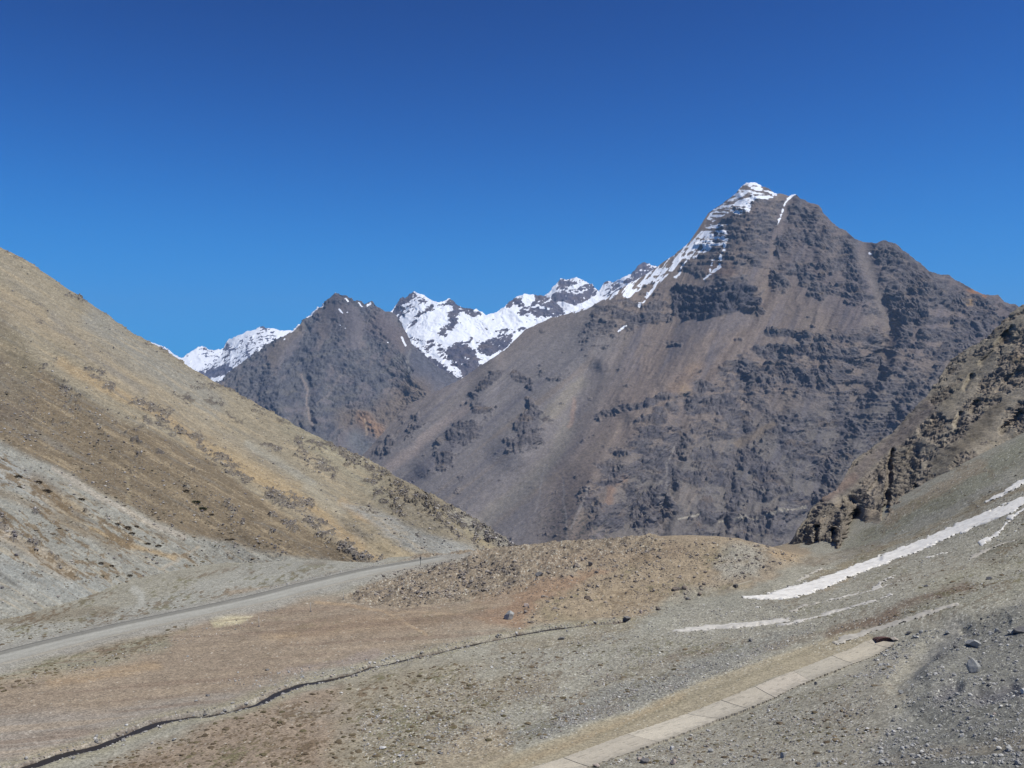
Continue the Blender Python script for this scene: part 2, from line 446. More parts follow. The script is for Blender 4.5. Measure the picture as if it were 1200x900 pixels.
    SP([(755, 322), (775, 308), (798, 292), (812, 278), (822, 270), (853, 270), (848, 286), (838, 293), (824, 297), (812, 304), (800, 312), (785, 317), (764, 332), (746, 341), (730, 347), (728, 342), (742, 332)], .93)
    SS([(782, 318), (772, 331), (758, 347)], 2.3); SS([(750, 360), (756, 353)], 1.7); SS([(852, 275), (846, 300), (846, 313), (826, 326)], 1.7, .95)
    SS([(775, 322), (733, 346)], 2.4); SS([(932, 229), (922, 233), (917, 246), (912, 262)], 1.3, 1, .4); SS([(1020, 297)], 2.2); SS([(726, 388), (735, 382)], 1.2)
    SS([(700, 353), (718, 345), (738, 334)], 3.2); SS([(802, 312), (790, 325)], 1.6, .9); SS([(838, 302), (833, 318)], 1.2, .85)
    SS([(672, 366), (700, 356)], 1.4, .8); SS([(896, 222), (908, 227)], 1.5)
    led = np.zeros(R.shape, f32)
    for pts in ([(863, 224), (878, 222), (893, 226)], [(871, 218), (885, 217)], [(850, 239), (868, 233), (884, 231)], [(836, 251), (862, 244)], [(824, 260), (852, 253)], [(838, 274), (852, 276)], [(816, 280), (842, 283)], [(800, 298), (822, 290)],
                [(780, 312), (802, 303)], [(758, 327), (782, 318)], [(742, 338), (762, 331)], [(845, 288), (826, 297)], [(892, 223), (902, 228)]):
        stroke(led, qx_ + 3 * wz, qy_, pts, 1.5, 1, .7)
    sn = sn - led * .55
    step_dark = sstep(.1, .6, rk) * sstep(-.1, .35, fbm(X / 60, Z / 13, Y / 60, 4, .6))
    dgs = fbm((R.px * .80 + R.py * .60) / 4.2, (R.py * .80 - R.px * .60) / 30, .2, 4, .62)
    sn = sn * .72 + (sn > .03) * (1.7 * lerp(dgs, fbm(X / 46, tilt / 9, Y / 60, 4, .62), sstep(795, 850, R.px)) + .35 * fbm(X / 14, Z / 10, 0., 2)) - .40 * step_dark
    m = terrain_material('mountain_stone', 3.2, .5, 1.6, .22, .12, snow=True)
    o = R.build('mountain', m, c, sn)
    tag(o, 'tall brown pyramid mountain with snow along its left ridge', 'mountain', kind='structure')


# ================================================================== the darker pointed mountain left of it
def pointed_mountain():
    sky = [(150, 520), (230, 462), (262, 441), (280, 427), (297, 414), (315, 402), (340, 390), (360, 371), (377, 357), (388, 348), (394, 342), (405, 346), (414, 352),
           (422, 354), (428, 357), (434, 353), (442, 359), (452, 365), (461, 366), (470, 378), (482, 402), (500, 420), (520, 434), (540, 446), (560, 470), (640, 560)]
    base = [(150, 640), (640, 640)]
    dep = [(394, 342, 5200), (434, 354, 5100), (450, 510, 4050), (300, 425, 4800), (430, 450, 4450), (540, 446, 4350), (450, 620, 3500), (250, 450, 4700),
           (330, 470, 4250), (300, 600, 3600), (600, 600, 3650), (180, 600, 3700), (380, 420, 4620), (350, 385, 5000), (490, 480, 4150)]
    R = Relief(sky, base, dep, 150, 640, 600, 420, jag=1.0, jagl=7, back=1800)
    X, Y, Z, px, py = R.x, R.y, R.z, R.px.copy(), R.py.copy()
    sp = np.zeros(R.shape, f32)
    for pts, r, d in [([(394, 342), (410, 400), (430, 450), (450, 500)], 40, 50), ([(380, 355), (350, 420), (350, 500)], 26, -22), ([(352, 425), (362, 450), (364, 500)], 7, -22),
                      ([(434, 354), (470, 420), (500, 460)], 26, 30), ([(425, 360), (440, 420), (470, 470)], 16, -16), ([(330, 395), (320, 450), (330, 500)], 22, 26)]:
        m = np.zeros(R.shape, f32); stroke(m, px, py, pts, r * .55, 1, .95); sp += m * d
    R.pull(sp); R.normals()
    wx = fbm(X / 140, Z / 140, Y / 300, 4); wz = fbm(X / 140 + 40, Z / 140, Y / 300, 4)
    px = px + wx * 8; py = py + wz * 7
    rock = np.full(R.shape, .62, f32)
    m = np.zeros(R.shape, f32)
    region(m, px, py, [(455, 360), (480, 400), (545, 440), (545, 470), (500, 470), (475, 415), (440, 375)], 1, 6); stroke(m, px, py, [(408, 365), (420, 395)], 9, .8)
    stroke(m, px, py, [(415, 510), (440, 540)], 12, .9); stroke(m, px, py, [(345, 398), (320, 420)], 8, .7); stroke(m, px, py, [(392, 360), (380, 390)], 6, .5)
    brk = fbm(X / 90, Z / 80, Y / 140, 5, .65)
    rk = sstep(-.1, .16, rock - m * .8 + brk * 1.1 - .42)
    gul = ridged((X + .2 * Y + 60 * wx) / 210, Y / 800, Z / 800, 5, .55)
    R.pull((gul - .6) * 24); R.normals()
    diag = ridged((X * .75 + Z * .8) / 110, (Z * .8 - X * .6) / 300, Y / 300, 4, .6) - .6
    R.push(rk * (25 * fbm(X / 40, Z / 34, Y / 60, 6, .70) + 14 * diag) + (1 - rk) * 3 * fbm(X / 16, Z / 16, Y / 22, 3))
    c = np.broadcast_to(alb(114, 108, 111), R.shape + (3,)).copy()
    sc = fbm((X + .2 * Y) / 90, Y / 800, Z / 800, 4)
    c = mixc(c, alb(134, 121, 114), sstep(0, .4, sc) * .7)
    rc = mixc(np.broadcast_to(alb(101, 100, 104), c.shape), alb(83, 84, 93), sstep(-.2, .3, fbm(X / 60, Z / 50, Y / 80, 4, .65)))
    rc = mixc(rc, alb(110, 106, 103), sstep(.08, .4, fbm(X / 120, Z / 100, Y / 90, 4)) * .7)
    c = mixc(c, rc, rk * .9)
    def tint(pts, r, col, v, soft=.8):
        nonlocal c
        m = np.zeros(R.shape, f32); stroke(m, px, py, pts, r, v, soft); c = mixc(c, alb(*col), m)
    tint([(410, 490), (440, 495), (470, 470), (490, 455)], 15, (128, 112, 98), .6); tint([(425, 492), (440, 505)], 8, (150, 120, 98), .7); tint([(428, 495), (427, 510)], 1.2, (190, 165, 140), .8, .5)
    tint([(320, 420), (330, 405), (350, 385)], 6, (126, 114, 104), .7); tint([(490, 420), (530, 450)], 14, (92, 95, 108), .7); tint([(440, 380), (465, 395)], 14, (112, 100, 100), .6)
    tint([(353, 440), (362, 468), (364, 500)], 1.6, (140, 128, 124), .8, .6); tint([(405, 435), (390, 455), (375, 470)], 1.4, (128, 120, 118), .6, .6); tint([(480, 410), (476, 430)], 1.4, (140, 136, 134), .6, .6)
    tint([(415, 515), (440, 540)], 10, (112, 113, 117), .8); tint([(394, 345), (400, 380)], 18, (88, 82, 86), .5)
    c = c * (1 + .40 * np.clip(fbm(X / 18, Z / 14, Y / 22, 4, .75), -1, 1) + .12 * (rng.random(R.shape) - .5))[..., None]
    sn = np.zeros(R.shape, f32); qx, qy = R.px + 3 * wx, R.py + 3 * wz
    for pts, r in [([(340, 389), (350, 381)], 2.6), ([(360, 371), (370, 363), (378, 357)], 2.8), ([(392, 343)], 1.5), ([(398, 362), (402, 366)], 1.5), ([(407, 366)], 1.3), ([(398, 379)], 1.4),
                   ([(434, 356), (430, 358)], 1.3), ([(404, 350), (408, 352)], 1.2), ([(455, 402)], 1.2), ([(333, 398)], 1.2), ([(405, 384)], 1.1), ([(471, 396), (475, 405)], 1.7), ([(420, 356), (424, 360)], 1.0)]:
        stroke(sn, qx, qy, pts, r * .68, 1, .5)
    sn = sn + (sn > .03) * .9 * fbm(X / 40, Z / 12, 0., 3)
    o = R.build('mountain', terrain_material('dark_mountain_stone', 4.5, .5, 2.2, .22, .12, snow=True), c, sn)
    tag(o, 'dark bare pointed mountain standing left of the tall snow topped one', 'mountain', kind='structure')


# ================================================================== snow ranges far behind
def snow_mountain(label, sky, base, dep, x0, x1, nc, nr, rockshapes, snowlevel, darkfeet, seed, tone, snow_extra=(), lam=1.0, jag=1.2):
    R = Relief(sky, base, dep, x0, x1, nc, nr, jag=jag, jagl=5, back=2200)
    X, Y, Z, px, py = R.x, R.y, R.z, R.px.copy(), R.py.copy()
    o_ = seed * 13.7
    wx = fbm(X / 150 + o_, Z / 150, Y / 300, 4); wz = fbm(X / 150 + 40, Z / 150 + o_, Y / 300, 4)
    gul = ridged((X + 60 * wx) / (260 * lam) + o_, Y / 600, Z / 500, 5, .58)
    R.pull((gul - .6) * 80 * lam); R.normals()
    px = px + wx * 6; py = py + wz * 5
    rock = np.zeros(R.shape, f32)
    for pts, r, v in rockshapes: stroke(rock, px, py, pts, r, v, .7)
    for pts, v in darkfeet: region(rock, px, py, pts, v, 5)
    brk = fbm(X / 70 + o_, Z / 42, Y / 120, 5, .68)
    dg = fbm((X + Z) / 60 + o_, (Z - X * .6) / 22, Y / 90, 4, .6)
    rk = sstep(-.07, .09, rock * .82 + brk * .95 + dg * .95 - snowlevel)
    R.push(rk * 22 * fbm(X / 45, Z / 35, Y / 60, 5, .68) + (1 - rk) * 3 * fbm(X / 60, Z / 60, Y / 60, 3))
    c = np.broadcast_to(alb(*tone), R.shape + (3,)).copy()
    c = mixc(c, alb(tone[0] - 22, tone[1] - 18, tone[2] - 10), sstep(-.2, .3, fbm(X / 60, Z / 50, Y / 80, 4, .65)))
    c = mixc(c, alb(112, 98, 92), sstep(.1, .4, fbm(X / 200 + o_, Z / 140, Y / 200, 4)) * .5)
    sn = (1 - rk) * 1.0
    for pts, r in snow_extra:
        m = np.zeros(R.shape, f32); stroke(m, R.px + 3 * wx, R.py + 3 * wz, pts, r, 1, .6); sn = np.maximum(sn, m)
    o = R.build('mountain', terrain_material('far_mountain_stone', 7.0, .4, 3, .2, .1, snow=True), c, sn)
    tag(o, label, 'mountain', kind='structure')


def snow_ranges():
    # the white cirque in the middle
    sky = [(400, 420), (440, 385), (461, 362), (472, 347), (475, 349), (485, 341), (497, 346), (505, 351), (515, 355), (527, 350), (540, 360), (552, 362), (560, 363), (570, 369), (580, 366),
           (590, 361), (600, 351), (604, 348), (615, 344), (628, 346), (635, 345), (645, 350), (660, 362), (680, 370), (720, 400)]
    base = [(400, 520), (720, 500)]
    dep = [(485, 341, 7600), (527, 351, 7500), (570, 368, 7400), (615, 344, 7700), (680, 370, 7600), (440, 385, 7300), (500, 400, 6900), (560, 420, 6600), (620, 395, 7100), (530, 450, 6200),
           (600, 430, 6500), (480, 510, 5700), (600, 500, 5800), (700, 480, 6000), (410, 500, 5900)]
    feet = [([(470, 400), (500, 415), (522, 432), (545, 445), (560, 470), (440, 520), (440, 380)], 1.2), ([(528, 402), (540, 398), (556, 412), (566, 430), (550, 445), (528, 430), (520, 415)], 1.0),
            ([(558, 400), (575, 396), (600, 390), (602, 402), (585, 412), (572, 418), (560, 412)], 1.0), ([(545, 440), (575, 422), (620, 425), (600, 500), (530, 500)], 1.2)]
    rocks = [([(464, 366), (470, 352), (484, 344)], 5, .75), ([(468, 372), (480, 358), (498, 352)], 4, .6), ([(486, 372), (505, 362)], 4, .65), ([(520, 390), (532, 375), (536, 358)], 6, .85), ([(515, 357), (530, 352), (545, 362), (560, 368)], 4.5, .75),
             ([(597, 358), (606, 352), (612, 362)], 4, .9), ([(635, 348), (645, 356), (655, 364)], 8, 1.0), ([(612, 366), (635, 366), (655, 372)], 5, .9), ([(630, 350), (624, 362)], 3, .7), ([(500, 408), (515, 405), (522, 418)], 5, .6), ([(480, 395), (500, 400)], 3, .45),
             ([(583, 388), (612, 386)], 3, .7), ([(478, 382), (486, 378)], 3, .5), ([(552, 395), (545, 405)], 3, .5)]
    snow_mountain('white snow covered mountain in the dip between two brown peaks', sky, base, dep, 400, 720, 460, 260, rocks, .42, feet, 1, (102, 96, 104), [([(560, 418), (575, 420), (585, 412)], 2.0), ([(533, 430), (538, 436)], 1.6), ([(500, 416), (508, 415)], 1.6), ([(540, 437)], 1.4)])
    # rocky summit behind on the right
    sky = [(600, 400), (625, 362), (638, 346), (645, 341), (650, 334), (657, 326), (664, 328), (675, 325), (686, 330), (695, 334), (700, 340), (702, 342), (706, 333), (710, 329), (718, 330), (728, 326), (740, 321),
           (748, 312), (755, 307), (762, 310), (768, 312), (790, 318), (820, 340), (860, 380)]
    base = [(600, 470), (860, 470)]
    dep = [(657, 326, 8600), (702, 341, 8300), (755, 307, 8500), (830, 345, 8200), (620, 370, 8200), (660, 360, 7900), (740, 340, 8000), (650, 460, 6800), (800, 460, 6900)]
    rocks = [([(648, 338), (660, 332), (690, 338)], 7, .75), ([(652, 350), (675, 352), (696, 345)], 9, .95), ([(708, 332), (720, 338), (745, 325)], 6, .6), ([(752, 310), (762, 316), (745, 320)], 7, .9), ([(712, 345), (730, 338)], 4, .5)]
    snow_mountain('rocky far summit streaked with snow behind the tall peak left ridge', sky, base, dep, 600, 860, 330, 150, rocks, .40, [], 2, (106, 99, 108),
                  [([(655, 357), (675, 361), (690, 355), (703, 347)], 3.4), ([(640, 346), (649, 340), (652, 333)], 3), ([(668, 337), (688, 331)], 2.2), ([(702, 343), (702, 350)], 2.4)], lam=.9)
    # snow streaked block at the left
    sky = [(225, 440), (250, 425), (258, 418), (263, 406), (268, 398), (280, 393), (290, 388), (300, 386), (307, 381), (311, 384), (320, 385), (330, 387), (340, 387), (360, 390), (400, 410), (430, 440)]
    base = [(225, 500), (430, 500)]
    dep = [(263, 406, 9000), (307, 382, 9200), (350, 388, 9300), (420, 430, 8900), (300, 420, 8300), (260, 480, 7600), (400, 490, 7500)]
    rocks = [([(264, 402), (266, 425)], 5, .6), ([(275, 410), (300, 398), (312, 390)], 7, .42), ([(280, 424), (305, 412)], 8, .4), ([(307, 383)], 3, .9), ([(240, 440), (265, 432)], 7, 1.), ([(318, 395), (310, 402)], 4, .5)]
    snow_mountain('snow streaked far mountain block beyond the left hill', sky, base, dep, 225, 430, 270, 160, rocks, .43, [], 3, (104, 102, 118), lam=.9)
    # the farthest white tops
    sky = [(100, 420), (150, 405), (172, 400), (182, 403), (189, 405), (197, 409), (205, 416), (210, 419), (215, 419), (224, 412), (232, 407), (237, 405), (245, 410), (252, 410), (261, 408), (275, 410), (320, 440)]
    base = [(100, 500), (320, 500)]
    dep = [(189, 405, 11000), (236, 406, 11000), (300, 430, 10800), (120, 420, 11000), (215, 480, 9400), (300, 490, 9300), (110, 490, 9400)]
    snow_mountain('small pale snowy tops just above the left hill crest', sky, base, dep, 100, 320, 260, 110, [([(240, 412), (256, 420)], 5, .5), ([(188, 408), (196, 412)], 3, .5), ([(250, 430), (236, 432)], 6, .5)], .46, [], 4, (110, 110, 128), lam=.9)


# ================================================================== the near hill on the left
def left_hill():
    sky = [(-260, 160), (-200, 190), (-100, 238), (0, 289), (20, 299), (40, 310), (47, 317), (65, 327), (82, 340), (100, 352), (125, 367), (150, 385), (175, 400), (207, 421),
           (225, 431), (250, 445), (270, 455), (297, 469), (310, 477), (335, 492), (365, 509), (390, 520), (422, 535), (447, 547), (460, 556), (500, 575), (530, 592),
           (560, 610), (585, 627), (612, 644), (660, 672)]
    base = [(-260, 820), (0, 805), (200, 765), (400, 725), (660, 725)]
    dep = [(-200, 190, 365), (0, 289, 360), (150, 385, 355), (300, 469, 345), (400, 525, 320), (460, 557, 300), (500, 575, 275), (560, 610, 238), (600, 640, 217), (650, 668, 208),
           (190, 520, 244), (250, 570, 231), (330, 620, 216), (400, 650, 203), (450, 662, 198), (225, 515, 266), (300, 556, 258), (400, 622, 232), (470, 650, 208), (120, 430, 283),
           (0, 370, 292), (0, 420, 264), (60, 450, 258), (120, 485, 250), (0, 745, 149), (100, 720, 162), (200, 672, 188), (300, 657, 198), (0, 800, 150), (200, 760, 178), (400, 720, 202),
           (640, 720, 214), (-200, 790, 142), (-200, 500, 200), (-200, 350, 268), (0, 520, 212), (0, 620, 178), (100, 600, 197), (150, 650, 190), (250, 620, 212), (100, 520, 232),
           (500, 655, 206), (560, 650, 212), (520, 620, 226), (450, 600, 258), (380, 570, 275), (300, 510, 305)]
    R = Relief(sky, base, dep, -260, 660, 1150, 760, jag=.8, jagl=10, back=260)
    X, Y, Z, px, py = R.x, R.y, R.z, R.px.copy(), R.py.copy()
    wx = fbm(X / 9, Z / 9, Y / 18, 4); wz = fbm(X / 9 + 40, Z / 9, Y / 18, 4)
    px = px + wx * 6; py = py + wz * 4.5
    rock = np.zeros(R.shape, f32)
    def S(pts, r, v=1., soft=.75): stroke(rock, px, py, pts, r, v, soft)
    for pts, r, v in [([(37, 307), (47, 317)], 3, .8), ([(83, 345), (97, 351)], 4, .9), ([(30, 323), (40, 328)], 3, .6), ([(40, 370), (50, 380)], 4, .6), ([(52, 358)], 3, .5), ([(162, 398), (180, 410)], 3, .6),
                      ([(190, 410), (210, 422)], 3.5, .7), ([(207, 460), (225, 470)], 4, .75), ([(245, 450), (275, 458)], 3.5, .8), ([(250, 473)], 3, .6), ([(0, 292), (30, 306)], 3, .5), ([(105, 357), (150, 386)], 2, .45),
                      ([(225, 437), (243, 447)], 2.5, .5), ([(20, 345), (60, 365)], 4, .4),
                      ([(50, 437), (62, 425)], 4, .75), ([(72, 455), (90, 475)], 9, .75), ([(105, 435), (130, 450)], 6, .85), ([(160, 470), (197, 487)], 6, 1.), ([(162, 492), (180, 500)], 5, .7), ([(190, 497), (210, 507)], 6, .9),
                      ([(225, 510), (237, 516)], 4, 1.), ([(240, 522), (255, 535), (292, 561)], 7, .8), ([(320, 580), (360, 595)], 8, .95), ([(320, 600), (345, 617)], 5, .85), ([(285, 612)], 3, .8), ([(320, 625)], 4, .7),
                      ([(362, 610), (410, 645), (452, 663)], 6, .85), ([(220, 570), (227, 582)], 3.5, .8), ([(265, 590), (275, 600)], 4, .7), ([(30, 500), (110, 490), (160, 520), (200, 545)], 16, .42), ([(0, 440), (60, 470)], 12, .35),
                      ([(225, 452), (243, 458)], 3, .7), ([(247, 470), (260, 473)], 3, .75), ([(270, 485), (285, 495)], 4, .75), ([(310, 520), (325, 527)], 4, .9), ([(350, 515), (380, 525)], 6, .85), ([(350, 532), (385, 550)], 8, .8),
                      ([(385, 520), (422, 537)], 5, .95), ([(410, 537), (447, 555)], 6, .95), ([(390, 560)], 3.5, .85), ([(435, 567), (462, 582)], 8, .8), ([(300, 480), (340, 500)], 6, .5), ([(275, 460), (310, 482)], 3, .6),
                      ([(440, 578), (475, 605)], 5, .75), ([(425, 597), (437, 602)], 3.5, .85), ([(475, 575), (537, 610)], 7, .85), ([(495, 597), (570, 645)], 4, .75), ([(525, 600), (600, 640)], 7, .85), ([(455, 560), (480, 575)], 4, .8),
                      ([(487, 625), (505, 640)], 2, .5), ([(0, 615), (30, 635), (82, 670)], 8, .66), ([(37, 602), (50, 608)], 3, .9), ([(90, 590), (150, 620)], 6, .3), ([(10, 345)], 2, .4)]: S(pts, r * 1.3, v, .9)
    brk = fbm((X - .3 * Z) / 3.0, (Z + .35 * X) / 1.3, Y / 5, 5, .68)
    rk = sstep(-.05, .14, rock * .80 + brk * 1.5 - .56)
    R.rk = rk; R.rock = rock
    ed = np.zeros(R.shape, f32); stroke(ed, px, py, [(40, 425), (75, 440), (130, 458), (196, 487), (237, 516), (292, 558), (345, 590), (405, 640), (452, 664)], 9, 1, .95)
    dn = np.zeros(R.shape, f32); stroke(dn, px, py, [(60, 418), (135, 450), (202, 480), (245, 510), (300, 550), (352, 580), (412, 628), (455, 655)], 6, 1, .95)
    R.pull(ed * 2.4 - dn * 2.0); R.normals()
    R.push(.9 * fbm(X / 22, Y / 40, Z / 22, 3) + .7 * (ridged(X / 40, (Y + .25 * X) / 9, 0.3, 4) - .5) + .35 * (ridged((R.px * .86 + R.py * .51) / 200, (R.py * .86 - R.px * .51) / 14, .7, 4) - .5))
    R.push(rk * (.25 + 1.5 * fbm(X / 2.0, Z / 1.2, Y / 3, 4, .70) + .5 * fbm(X / 6, Z / 5, Y / 8, 2)) + (1 - rk) * (.24 * fbm(X / 1.3, Z / 1.1, Y / 2, 4, .70)))
    # colours: scree fans run down to the right
    c = np.broadcast_to(alb(143, 133, 116), R.shape + (3,)).copy()
    def tint(pts, r, col, v, soft=.75):
        nonlocal c
        m = np.zeros(R.shape, f32); stroke(m, px, py, pts, r, v, soft); c = mixc(c, alb(*col), m)
    def area(pts, col, v, soft=10):
        nonlocal c
        m = np.zeros(R.shape, f32); region(m, px, py, pts, v, soft); c = mixc(c, alb(*col), m)
    area([(-260, 420), (0, 405), (60, 440), (140, 490), (230, 525), (300, 580), (400, 640), (450, 664), (300, 655), (220, 630), (60, 550), (-260, 480)], (118, 105, 88), 1, 5)   # the spur
    area([(-260, 350), (0, 350), (25, 400), (40, 450), (30, 480), (-260, 470)], (116, 106, 92), .8, 10)
    tint([(0, 480), (30, 490)], 10, (104, 94, 84), .7); tint([(10, 400), (30, 430)], 14, (122, 113, 96), .6)
    area([(-260, 480), (0, 515), (60, 545), (150, 595), (215, 625), (330, 650), (460, 668), (300, 720), (0, 800), (-260, 820)], (145, 143, 136), 1, 5)    # grey fans
    tint([(0, 545), (40, 570), (60, 590)], 13, (152, 152, 149), .9); tint([(0, 665), (60, 685), (110, 695), (170, 712)], 16, (147, 147, 143), .95)
    tint([(62, 549), (150, 602), (215, 629)], 3, (172, 162, 150), .7); tint([(0, 625), (80, 672)], 9, (160, 146, 128), .8); tint([(0, 615), (14, 628)], 6, (190, 178, 165), .6)
    tint([(40, 562), (90, 600)], 9, (120, 104, 84), .7); tint([(60, 590), (130, 640)], 9, (124, 108, 86), .5); tint([(107, 620), (160, 640), (205, 654)], 3, (158, 134, 100), .7); tint([(0, 580), (50, 600), (100, 625)], 5, (126, 112, 94), .6)
    tint([(232, 640), (215, 652), (185, 668)], 2, (160, 151, 138), .8); tint([(300, 650), (250, 668), (180, 690)], 4, (150, 147, 139), .6); tint([(150, 560), (152, 575), (150, 590)], 2.5, (150, 136, 112), .6)
    # main slope
    tint([(-100, 300), (0, 350), (120, 420), (230, 500), (330, 570), (420, 640)], 14, (150, 136, 116), .7)
    tint([(0, 310), (70, 360), (150, 420), (250, 500), (350, 580)], 9, (146, 136, 120), .7)
    tint([(110, 375), (170, 420), (215, 450), (250, 475)], 13, (138, 134, 126), .85); tint([(60, 370), (110, 420), (170, 460)], 5, (132, 126, 118), .6)
    tint([(70, 425), (130, 458), (200, 492), (240, 523), (300, 558), (345, 582), (400, 625), (445, 658)], 5.5, (160, 138, 108), .7)
    tint([(240, 520), (330, 570), (390, 600)], 10, (160, 140, 110), .6); tint([(290, 520), (330, 545), (365, 565)], 5, (150, 146, 136), .7)
    tint([(425, 605), (450, 618), (470, 632)], 5, (176, 147, 108), .7); tint([(400, 590), (430, 610)], 5, (176, 148, 112), .6)
    area([(400, 590), (440, 600), (490, 620), (580, 650), (520, 665), (470, 640)], (152, 151, 147), .9, 5); tint([(400, 600), (380, 590), (360, 570)], 8, (153, 146, 132), .7)
    tint([(440, 640), (470, 650), (500, 658)], 8, (162, 147, 122), .8); tint([(505, 590), (560, 630), (580, 645)], 3, (160, 148, 122), .6); tint([(530, 600), (600, 640)], 6, (150, 146, 138), .7)
    tint([(340, 495), (400, 540), (450, 580)], 12, (140, 134, 118), .6); tint([(372, 525), (430, 545)], 6, (158, 150, 130), .5)
    streak = .6 * fbm(X / 30, (Y + .25 * X) / 2.2, Z / 60, 4, .6) + .8 * fbm((R.px * .86 + R.py * .51) / 130, (R.py * .86 - R.px * .51) / 6, .4, 5, .62)
    up = sstep(560, 420, R.py)
    c = mixc(c, alb(168, 151, 126), sstep(.03, .4, streak) * .5); c = mixc(c, alb(124, 119, 112), sstep(.03, .4, -streak) * .55)
    rc = mixc(np.broadcast_to(alb(112, 104, 96), c.shape), alb(84, 79, 80), sstep(-.15, .3, fbm(X / 2, Z / 1.5, Y / 3, 4, .65)))
    rc = mixc(rc, alb(150, 144, 132), sstep(.12, .4, fbm(X / 2.4 + 7, Z / 2.0, Y / 3, 3, .65)) * .8)
    c = mixc(c, rc, rk * .8)
    # dry cushion plants in flecks on the fans and the spur
    veg = np.zeros(R.shape, f32)
    region(veg, px, py, [(-260, 640), (0, 520), (60, 560), (220, 640), (330, 655), (300, 690), (150, 712), (60, 690), (0, 650)], 1, 10)
    tf = fbm((R.px * .84 + R.py * .54) / 17, (R.py * .84 - R.px * .54) / 4.2, 0., 4, .66)
    c = mixc(c, alb(112, 96, 76), veg * sstep(.06, .24, tf + .5 * fbm((R.px * .84 + R.py * .54) / 70, (R.py * .84 - R.px * .54) / 16, 0., 2)) * .85)
    c = mixc(c, alb(118, 108, 84), sstep(.22, .4, fbm(X / 1.6, Z / .8, Y / 1.6, 3, .6)) * .35 * sstep(620, 380, py))
    rnd = rng.random(R.shape); c = mixc(c, alb(98, 90, 80), (rnd < .05) * .5); c = mixc(c, alb(190, 180, 162), (rnd > .97) * .45)
    c = c * (1 + .36 * np.clip(fbm(X / 1.0, Z / .7, Y / 1.4, 4, .78), -1, 1))[..., None]
    o = R.build('hill', terrain_material('hill_scree', .34, .5, .16, .26, .14), c)
    tag(o, 'tan scree hill falling from the left edge to the road', 'hill', kind='structure')
    return R


